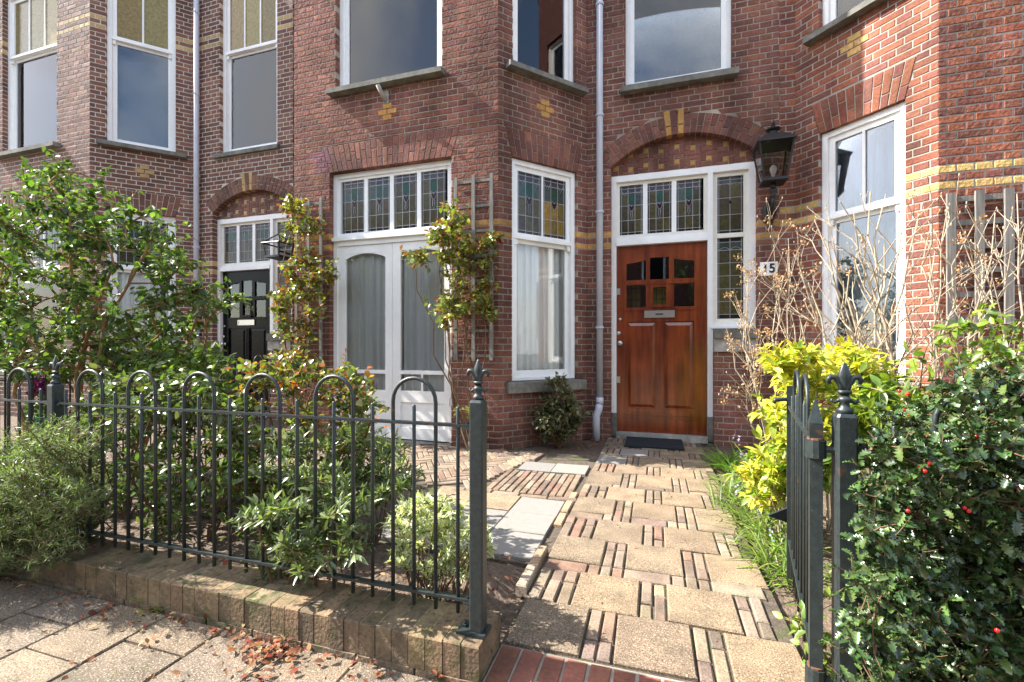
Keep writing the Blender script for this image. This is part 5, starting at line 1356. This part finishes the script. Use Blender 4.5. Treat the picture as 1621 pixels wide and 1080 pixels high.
# 8, 9 climbing roses
gold = [(.24, .25, .055), (.15, .195, .045), (.33, .31, .075), (.115, .155, .04), (.20, .23, .05), (.30, .23, .05)]
redc = [(.26, .085, .03), (.30, .12, .035), (.20, .06, .03)]
def climber(label, poly, d0, d1, n, base, seed, nind, redf):
    t = thing('climbing_rose', label, 'climbing rose', base[0], 'climbing roses on the trellises')
    bush(t, poly, d0, d1, n, base, random.Random(seed), M['bark_brown'], 'round', M['leaf_mid'], .050,
         lambda r, h, t_: cmix(r, redc if r.random() < redf*(.4+t_) else gold, .22), rcl=.14, twigs=6, per=6, r0=.011, nlimb=9, nind=nind, ymax=YB-.04)
climber('climbing rose on the trellis right of the french doors', [(652, 400), (660, 418), (690, 425), (705, 440), (700, 405), (675, 385), (700, 365), (705, 350), (705, 322), (735, 325), (750, 350), (765, 370), (800, 345), (806, 360), (775, 395), (770, 440), (785, 500), (745, 515), (705, 525), (685, 490), (712, 445), (700, 420)],
        4.18, 4.52, 66, [tuple(W(745, 549, 4.45).xy)+(-.02,), tuple(W(756, 549, 4.43).xy)+(-.02,)], 81, 220, .16)
climber('climbing rose on the trellis left of the french doors', [(450, 330), (465, 318), (490, 325), (505, 360), (500, 400), (530, 440), (525, 460), (505, 470), (505, 520), (490, 560), (495, 600), (440, 600), (450, 540), (430, 490), (432, 460), (455, 440), (460, 380)],
        4.68, 5.02, 78, [tuple(W(470, 549, 4.95).xy)+(-.02,), tuple(W(490, 549, 4.93).xy)+(-.02,)], 91, 220, .26)
t = thing('rose_shoot', 'short yellow green rose shoot at the foot of the brick pier', 'plant', tuple(W(742, 549, 4.4).xy)+(-.02,))
bush(t, [(715, 640), (740, 632), (775, 645), (770, 660), (730, 662)], 4.25, 4.42, 9, [tuple(W(742, 549, 4.4).xy)+(-.02,)], random.Random(92), M['bark_grey'], 'round', M['leaf'], .036,
     lambda r, h, t_: cmix(r, [(.28, .27, .04), (.2, .22, .04)], .2), rcl=.06, twigs=3, per=4, r0=.010, nlimb=6)
# 10 yellow mexican orange
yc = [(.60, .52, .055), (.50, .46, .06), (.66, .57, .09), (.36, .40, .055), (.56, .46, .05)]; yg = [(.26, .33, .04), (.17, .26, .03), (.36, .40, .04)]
t = thing('yellow_shrub', 'bright yellow leaved shrub behind the open gate', 'shrub', gpt(1310, 2.4))
poly = [(1215, 575), (1255, 556), (1300, 545), (1360, 562), (1395, 600), (1390, 640), (1345, 690), (1300, 740), (1250, 770), (1205, 790), (1190, 765), (1222, 720), (1240, 690), (1212, 650), (1222, 610)]
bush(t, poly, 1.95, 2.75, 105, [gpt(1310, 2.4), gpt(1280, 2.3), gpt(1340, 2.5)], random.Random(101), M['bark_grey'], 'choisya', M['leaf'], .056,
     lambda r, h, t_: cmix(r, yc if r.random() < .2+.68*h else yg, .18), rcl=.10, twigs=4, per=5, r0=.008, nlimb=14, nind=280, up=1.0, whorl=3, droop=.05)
bush(t, [(1182, 745), (1245, 690), (1250, 790), (1195, 815)], 2.2, 2.6, 24, [gpt(1260, 2.4), gpt(1240, 2.35)], random.Random(103), M['bark_grey'], 'choisya', M['leaf'], .056,
     lambda r, h, t_: cmix(r, yc if r.random() < .6 else yg, .18), rcl=.08, twigs=4, per=4, r0=.005, nlimb=10, up=1.0, whorl=2, droop=.05, stemname='low_stem')
poly = [(1390, 600), (1440, 600), (1450, 660), (1400, 720), (1330, 760), (1270, 800), (1260, 740), (1340, 690)]
t = thing('green_shrub', 'mid green leafy shrub between the gate post and the holly', 'shrub', gpt(1380, 2.1))
bush(t, poly, 1.75, 2.4, 45, [gpt(1370, 2.1)], random.Random(102), M['bark_grey'], 'choisya', M['leaf'], .065,
     lambda r, h, t_: cmix(r, [(.16, .24, .03), (.11, .18, .03), (.25, .30, .04)], .2), rcl=.10, twigs=4, per=4, r0=.008, nlimb=10, nind=90, whorl=2)
# 11 holly
t = thing('holly_bush', 'glossy dark spiny holly with red berries at the right edge', 'shrub', gpt(1500, 1.45))
poly = [(1372, 770), (1392, 710), (1440, 660), (1490, 625), (1560, 600), (1640, 585), (1740, 600), (1740, 1180), (1370, 1180), (1350, 1000), (1362, 870)]
hc = [(.042, .085, .024), (.058, .108, .030), (.030, .062, .020), (.090, .145, .038), (.052, .085, .032), (.030, .055, .02)]
rh = random.Random(111)
bush(t, poly, .88, 1.45, 760, [gpt(1480, 1.5), gpt(1560, 1.45), gpt(1400, 1.5)], rh, M['bark_brown'], 'holly', M['leaf_gloss'], .0235,
     lambda r, h, t_: cmix(r, hc, .22), rcl=.062, twigs=5, per=7, r0=.004, nlimb=18, nind=300, up=.6, zmin=.02, twr=.001)
hcl = sample([(1360, 740), (1440, 600), (1600, 570), (1610, 900), (1380, 900)], 34, 1.0, 1.3, rh)
def dots(root, pts, rr, mat, name):
    mb = MB()
    for p in pts: mb.lathe([(rr*.35, -rr*.92), (rr*.8, -rr*.6), (rr, 0), (rr*.8, rr*.6), (rr*.3, rr*.95)], p, 8)
    obj(name, mb, mat, root, smooth=True)
for (u, v, d, n) in ((1465, 740, 1.0, 4), (1545, 695, 1.05, 3), (1605, 770, .98, 4), (1440, 805, 1.0, 1), (1535, 805, .98, 2), (1570, 995, .92, 1), (1435, 620, 1.1, 2), (1420, 650, 1.15, 1)):
    for k in range(n): 
        p = W(u, v, d*.89)+Vector(rv(rh, .012)); dots(t, [p], .0040, M['berry'], 'berry')
bud = Leaves()
for c in hcl:
    for k in range(9): bud.add(c+rv(rh, .009), rv(rh), rv(rh), .008, jit((.30, .17, .06), .25, rh))
bud.build(t, 'round', M['leaf'], 0, name='flower_buds')
# 12 fresh leaves above the holly
t = thing('leafy_climber', 'light green young leaves between the bare twigs and the holly', 'plant', gpt(1530, 2.3))
bush(t, [(1430, 570), (1480, 545), (1530, 500), (1640, 470), (1660, 560), (1560, 585)], 1.9, 2.7, 18, [gpt(1540, 2.3), gpt(1600, 2.2)], random.Random(121), M['bark_brown'], 'ovate', M['leaf'], .055,
     lambda r, h, t_: cmix(r, [(.16, .24, .03), (.22, .30, .04), (.10, .17, .03)], .2), rcl=.10, twigs=4, per=4, r0=.006, nlimb=10, nind=60)
# 13 bare winter shrubs
def bare(name, label, base, tips, seed, r0, bloom, mat='bark_grey', sub=4):
    t = thing(name, label, 'shrub', base[0], 'bare twiggy shrubs'); r = random.Random(seed); mb = MB(); tw = MB(); bl = Leaves(); bd = []
    for p in tips:
        b = Vector(min(base, key=lambda q: (Vector(q)-p).length+r.uniform(0, .15)))
        pts = limb(mb, b, p, r0*r.uniform(.6, 1), r0*.22, r, .07, 7)
        ends = [p]
        for k in range(sub):
            q = pts[r.randrange(2, 7)]; d = (p-b).normalized()+rv(r)*.75; d.z = abs(d.z)*.8+.2
            e = q+d.normalized()*r.uniform(.12, .38)*(p-b).length
            e2 = limb(tw, q, e, r0*.30, r0*.10, r, .10, 4); ends.append(e)
            for m in range(2):
                q2 = e2[r.randrange(1, 4)]; d2 = (e-q).normalized()+rv(r)*.8; d2.z = abs(d2.z)*.7+.2; f = q2+d2.normalized()*r.uniform(.08, .20)
                limb(tw, q2, f, r0*.14, r0*.07, r, .08, 3); ends.append(f)
        for e in ends:
            bd.append(e)
            if r.random() < bloom:
                for k in range(14): bl.add(e+rv(r, .030)*Vector((1, 1, .5)) if False else e+rv(r, .028), rv(r), rv(r)+Vector((0, 0, .5)), r.uniform(.012, .02), jit(r.choice([(.42, .24, .12), (.50, .33, .20), (.33, .17, .08)]), .2, r))
    obj('trunk', mb, M[mat], t, smooth=True); obj('twigs', tw, M[mat], t, smooth=True, kind='stuff')
    mb = MB()
    for e in bd: mb.lathe([(.002, -.006), (.0042, 0), (.0035, .006), (.0008, .013)], e, 6)
    mb.c = [(.45, .36, .2)]*len(mb.v); obj('buds', mb, M['bark_grey'], t, kind='stuff')
    if bl.P: bl.build(t, 'round', M['dead'], 0, name='dry_flowers')
rb = random.Random(5)
T1 = [W(u, v, d) for u, v, d in ((1150, 520, 3.5), (1165, 470, 3.6), (1185, 430, 3.5), (1246, 398, 3.5), (1229, 438, 3.5), (1225, 390, 3.4), (1248, 380, 3.5), (1262, 400, 3.6), (1150, 590, 3.3), (1160, 550, 3.3), (1290, 430, 3.4), (1180, 500, 3.2), (1240, 440, 3.2))]
bare('hydrangea', 'bare hydrangea with dry tan flower heads beside the mahogany door', [gpt(1222, 3.45), gpt(1245, 3.5), gpt(1260, 3.4)], T1, 3, .011, .55)
T2 = [W(u, v, d) for u, v, d in ((1262, 410, 3.1), (1290, 350, 3.1), (1310, 380, 3.0), (1330, 320, 3.1), (1352, 340, 3.0), (1378, 305, 3.1), (1402, 310, 3.0), (1430, 350, 3.1), (1400, 390, 2.9), (1455, 340, 3.0), (1280, 450, 2.9), (1345, 430, 2.8), (1480, 400, 3.1))]
bare('bare_shrub', 'bare grey stemmed shrub in front of the canted window at the right', [gpt(1405, 3.0), gpt(1420, 3.05), gpt(1430, 3.1), gpt(1380, 2.95)], T2, 9, .017, .10, sub=5)
T3 = [W(u, v, d) for u, v, d in ((1470, 370, 2.9), (1500, 330, 2.8), (1520, 370, 2.9), (1545, 350, 2.8), (1575, 340, 2.7), (1610, 310, 2.7), (1640, 350, 2.6), (1600, 400, 2.6), (1560, 420, 2.7), (1500, 450, 2.8), (1630, 430, 2.5))]
bare('bare_shrub', 'bare twiggy shrub in front of the thick weathered trellis', [gpt(1490, 2.85), gpt(1560, 2.75), gpt(1530, 2.8)], T3, 19, .012, .08, sub=5)
# 14 bluebell leaves along the path, grass
def blades(name, label, spots, r, pal, lo, hi, cat='plant', flowers=0, grp=None, out=None):
    c0 = spots[0]; t = thing(name, label, cat, (c0[0], c0[1], -.02), grp); lv = Leaves(); fl = Leaves()
    for (x, y, n, sp) in spots:
        for k in range(n):
            p = Vector((x+r.gauss(0, sp), y+r.gauss(0, sp), -.015)); a = r.uniform(0, 6.283); d = Vector((math.cos(a), math.sin(a), r.uniform(.5, 1.7)))
            if out: d += Vector(out)*r.uniform(.3, 1)
            lv.add(p, d, Vector((0, 0, 1))-d*.3+rv(r)*.2, r.uniform(lo, hi), cmix(r, pal, .2), r.randrange(3))
        if flowers:
            for k in range(flowers):
                q = Vector((x+r.gauss(0, sp), y+r.gauss(0, sp), r.uniform(.12, .24)))
                for m in range(10): fl.add(q+Vector((r.uniform(-.01, .01), r.uniform(-.01, .01), r.uniform(-.04, .04))), rv(r), rv(r), .013, jit((.42, .42, .62), .15, r))
    lv.build(t, 'blade', M['leaf'], 0, name='leaves')
    if fl.P: fl.build(t, 'round', M['leaf'], 0, name='flowers')
gp_ = [(.13, .20, .03), (.18, .26, .045), (.09, .15, .025), (.25, .32, .08)]
rg_ = random.Random(141)
blades('bluebell_clump', 'arching strappy leaves with pale blue flowers spilling over the path edge', [(.52+.10*rg_.random(), 2.25+k*.17, 58, .07) for k in range(9)], rg_, gp_, .12, .24, flowers=1, out=(-.55, -.25, 0))
blades('grass_tuft', 'upright fresh green grass beside the door wall', [(.58, 4.05, 70, .035), (.60, 4.3, 60, .06), (.75, 4.2, 60, .08), (.7, 3.8, 70, .08)], rg_, [(.12, .22, .03), (.16, .28, .04)], .12, .26, 'grass', flowers=1)
for (u, v, lab) in ((247, 965, 'grass tuft growing at the foot of the low wall'), (200, 1062, 'small moss tuft in the pavement joint near the bottom edge'), (222, 1068, 'second small moss tuft in the pavement joint'), (40, 1072, 'moss tuft at the bottom left corner of the pavement')):
    g = G(u, v); s = 1.0 if v < 1000 else .32
    blades('grass_tuft', lab, [(g.x, g.y, 40, .02)], rg_, [(.17, .20, .035), (.22, .24, .05)], .05*s+.01, .11*s+.01, 'grass', grp='weeds in the pavement')
jw = []
for k in range(46):
    x_ = rg_.choice((-.49, .455, -.242, -.14, .111, .21, -.31, -.06, .037, .288))+rg_.gauss(0, .006); jw.append((x_, rg_.uniform(1.46, 4.2), 5, .012))
blades('joint_weeds', 'tiny grass blades and moss in the joints of the path', jw, rg_, [(.13, .17, .035), (.2, .22, .06)], .012, .035, 'weeds')
t = thing('ivy_shoot', 'small trailing green shoots at the foot of the gate', 'plant', gpt(1285, 1.55))
bush(t, [(1262, 985), (1285, 950), (1300, 960), (1310, 1070), (1262, 1075)], 1.25, 1.6, 14, [gpt(1290, 1.5)], random.Random(145), M['bark_brown'], 'ovate', M['leaf'], .035,
     lambda r, h, t_: cmix(r, [(.12, .2, .03), (.2, .27, .05)], .2), rcl=.05, twigs=3, per=3, r0=.003, nlimb=8, zmin=.01)
# 15 flower pot things far left
pf = W(66, 660, 3.6)
t = thing('flower_tub', 'small green spotted tub behind the left fence post', 'planter', (pf.x, pf.y, -.03))
mb = MB(); mb.lathe([(.095, -.03), (.115, .40), (.122, .41), (.122, .44), (.105, .44), (.10, .40)], (pf.x, pf.y, 0), 20); obj('tub', mb, M['plastic'], t, smooth=True)
mb = MB(); r = random.Random(4)
for k in range(60):
    a, z = r.uniform(0, 6.28), r.uniform(.1, .38); q = Vector((pf.x+.113*math.cos(a), pf.y+.113*math.sin(a), z)); mb.lathe([(.004, -.007), (.008, 0), (.004, .007)], q, 6)
obj('spots', mb, M['white_plate'], t)
lv = Leaves()
for k in range(220): lv.add(Vector((pf.x, pf.y, .5))+rv(r, .13*r.random()**.4)+Vector((0, 0, r.uniform(-.05, .10))), rv(r), rv(r), .04, cmix(r, [(.06, .12, .03), (.1, .16, .03)], .2), k)
lv.build(t, 'ovate', M['leaf'], 0)
lv = Leaves()
for k in range(160): lv.add(Vector((pf.x, pf.y, .68))+rv(r, .09*r.random()**.4), rv(r), rv(r), .035, cmix(r, [(.28, .01, .25), (.36, .02, .30), (.2, .01, .2)], .2), k)
lv.build(t, 'round', M['leaf'], 0, name='blossom')
t = thing('yellow_violas', 'low yellow and violet flowers behind the left fence', 'flowers', tuple(W(60, 549, 3.1).xy)+(-.02,))
lv = Leaves(); gl_ = Leaves()
for k in range(420):
    p = W(r.uniform(-20, 150), 549, r.uniform(2.4, 3.4)); p.z = r.uniform(0, .28); gl_.add(p, rv(r), rv(r)+Vector((0, 0, .6)), .04, cmix(r, dg+lg, .2), k)
    if k % 5 == 0: lv.add(p+Vector((0, -.02, .03)), rv(r), Vector((0, -1, .6)), .035, cmix(r, [(.65, .5, .02), (.5, .45, .03), (.35, .03, .3)], .2), k)
gl_.build(t, 'ovate', M['leaf'], 0); lv.build(t, 'round', M['leaf'], 0, name='blossom')
# 16 fallen leaves
lit = Leaves(); r = random.Random(9); dp = [(.22, .085, .04), (.17, .06, .03), (.28, .14, .07), (.12, .05, .03), (.36, .23, .13), (.21, .05, .03)]
def drop(x, y, z=.006, s=1.0): lit.add((x, y, z+r.uniform(0, .012)), (r.uniform(-1, 1), r.uniform(-1, 1), r.uniform(-.3, .5)), (r.uniform(-.6, .6), r.uniform(-.6, .6), 1), r.uniform(.012, .032)*s, cmix(r, dp, .25), r.randrange(3))
for k in range(330):
    w_ = 1 if k < 210 else 2.6
    g = G(430+r.gauss(0, 28)*w_, 1024+r.gauss(0, 24)*w_); 
    if g.y < 1.215: drop(g.x, g.y, .006+abs(r.gauss(0, .006)))
for k in range(190): drop(r.uniform(-3.2, -.5), 1.225-abs(r.gauss(0, .07)))
for k in range(150):
    a_ = -4.43+.272*r.randrange(4, 15)
    drop(a_+r.gauss(0, .012), r.uniform(.75, 1.22), .002, .7)
for k in range(40): drop(r.uniform(-3.4, .4), r.uniform(.7, 1.2), .004, .8)
for k in range(120): g = G(r.uniform(130, 340), r.uniform(870, 905)); drop(r.uniform(-2.4, -1.6), r.uniform(1.38, 1.44), .118) if k < 24 else drop(r.gauss(-.62, .25), r.gauss(4.62, .1), -.01, 1.4)
for k in range(60): drop(r.uniform(-1.8, -.56), r.uniform(1.45, 2.0), .03)
for k in range(40): drop(r.uniform(-.48, .45), r.uniform(1.5, 4.0), .004, .6)
E0 = bpy.data.objects.new('fallen_leaves', None); COL.objects.link(E0)
lit.build(E0, 'ovate', M['dead'], 0, name='fallen_leaves'); lo_ = E0.children[0]; lo_.parent = None; bpy.data.objects.remove(E0); lo_.name = 'fallen_leaves'
lo_['label'] = 'dry reddish brown leaves scattered on the pavement and soil'; lo_['category'] = 'leaves'; lo_['kind'] = 'stuff'
# ------------------------------------------------------------------ the other side of the street (seen only in the window panes)
for k, x0 in enumerate((-22.5, -16.5, -10.5, -4.5, 1.5, 7.5)):
    t = thing('brick_house', ['dark', 'red', 'brown', 'pale', 'tall', 'plain'][k]+' brick house across the street seen only as a reflection', 'house', (x0+3, -13, 0), 'houses across the street')
    mb = MB(); mb.box(x0, x0+5.98, -21, -13, -.12, 7.6); obj('wall', mb, M['plainwall'], t)
    mb = MB(); mb.add([(x0, -12.7, 7.6), (x0+5.98, -12.7, 7.6), (x0+5.98, -21, 7.6), (x0, -21, 7.6), (x0, -17, 9.8), (x0+5.98, -17, 9.8)], [(0, 1, 2, 3), (0, 4, 5, 1), (2, 5, 4, 3), (0, 3, 4), (1, 5, 2)]); obj('roof', mb, M['roof'], t)
    for (xa, w) in ((.8, 1.9), (3.9, 1.1)):
        for (za, h) in ((.7, 2.1), (4.0, 2.2)):
            mb = MB(); mb.box(x0+xa, x0+xa+w, -13.0, -12.95, za, za+h); wdw = obj('window', mb, M['white'], t)
            mb = MB(); mb.box(x0+xa+.1, x0+xa+w-.1, -12.95, -12.94, za+.1, za+h-.1); obj('pane', mb, M['black_paint'], wdw)
rt = random.Random(77)
for k, (x, y, h) in enumerate(((-6.5, -10.6, 6.0), (3.0, -10.4, 5.4), (-14, -10.5, 6.2))):
    t = thing('street_tree', ['middle', 'right hand', 'left hand'][k]+' street tree across the road seen only as a reflection', 'tree', (x, y, -.12), 'street trees')
    st = MB(); lv = Leaves(); b = Vector((x, y, -.12)); top = Vector((x, y, h*.5)); limb(st, b, top, .14, .09, rt, .02, 6)
    for m in range(70):
        c = Vector((x, y, h*.68))+rv(rt)*rt.random()**.4*Vector((0, 0, 0)).length if False else Vector((x+rt.gauss(0, .9), y+rt.gauss(0, .9), h*.68+rt.gauss(0, h*.13)))
        limb(st, top, c, .03, .01, rt, .1, 4)
        for q in range(34): lv.add(c+rv(rt, .45*rt.random()**.5), rv(rt), rv(rt)+Vector((0, 0, .7)), rt.uniform(.10, .18), cmix(rt, gr, .2), q)
    obj('trunk', st, M['bark_brown'], t, smooth=True); lv.build(t, 'ovate', M['leaf'], 0, name='crown')
print('tris', sum(len(o.data.loop_triangles) if False else len(o.data.polygons)*2 for o in bpy.data.objects if o.type == 'MESH'), 'objects', len(bpy.data.objects))
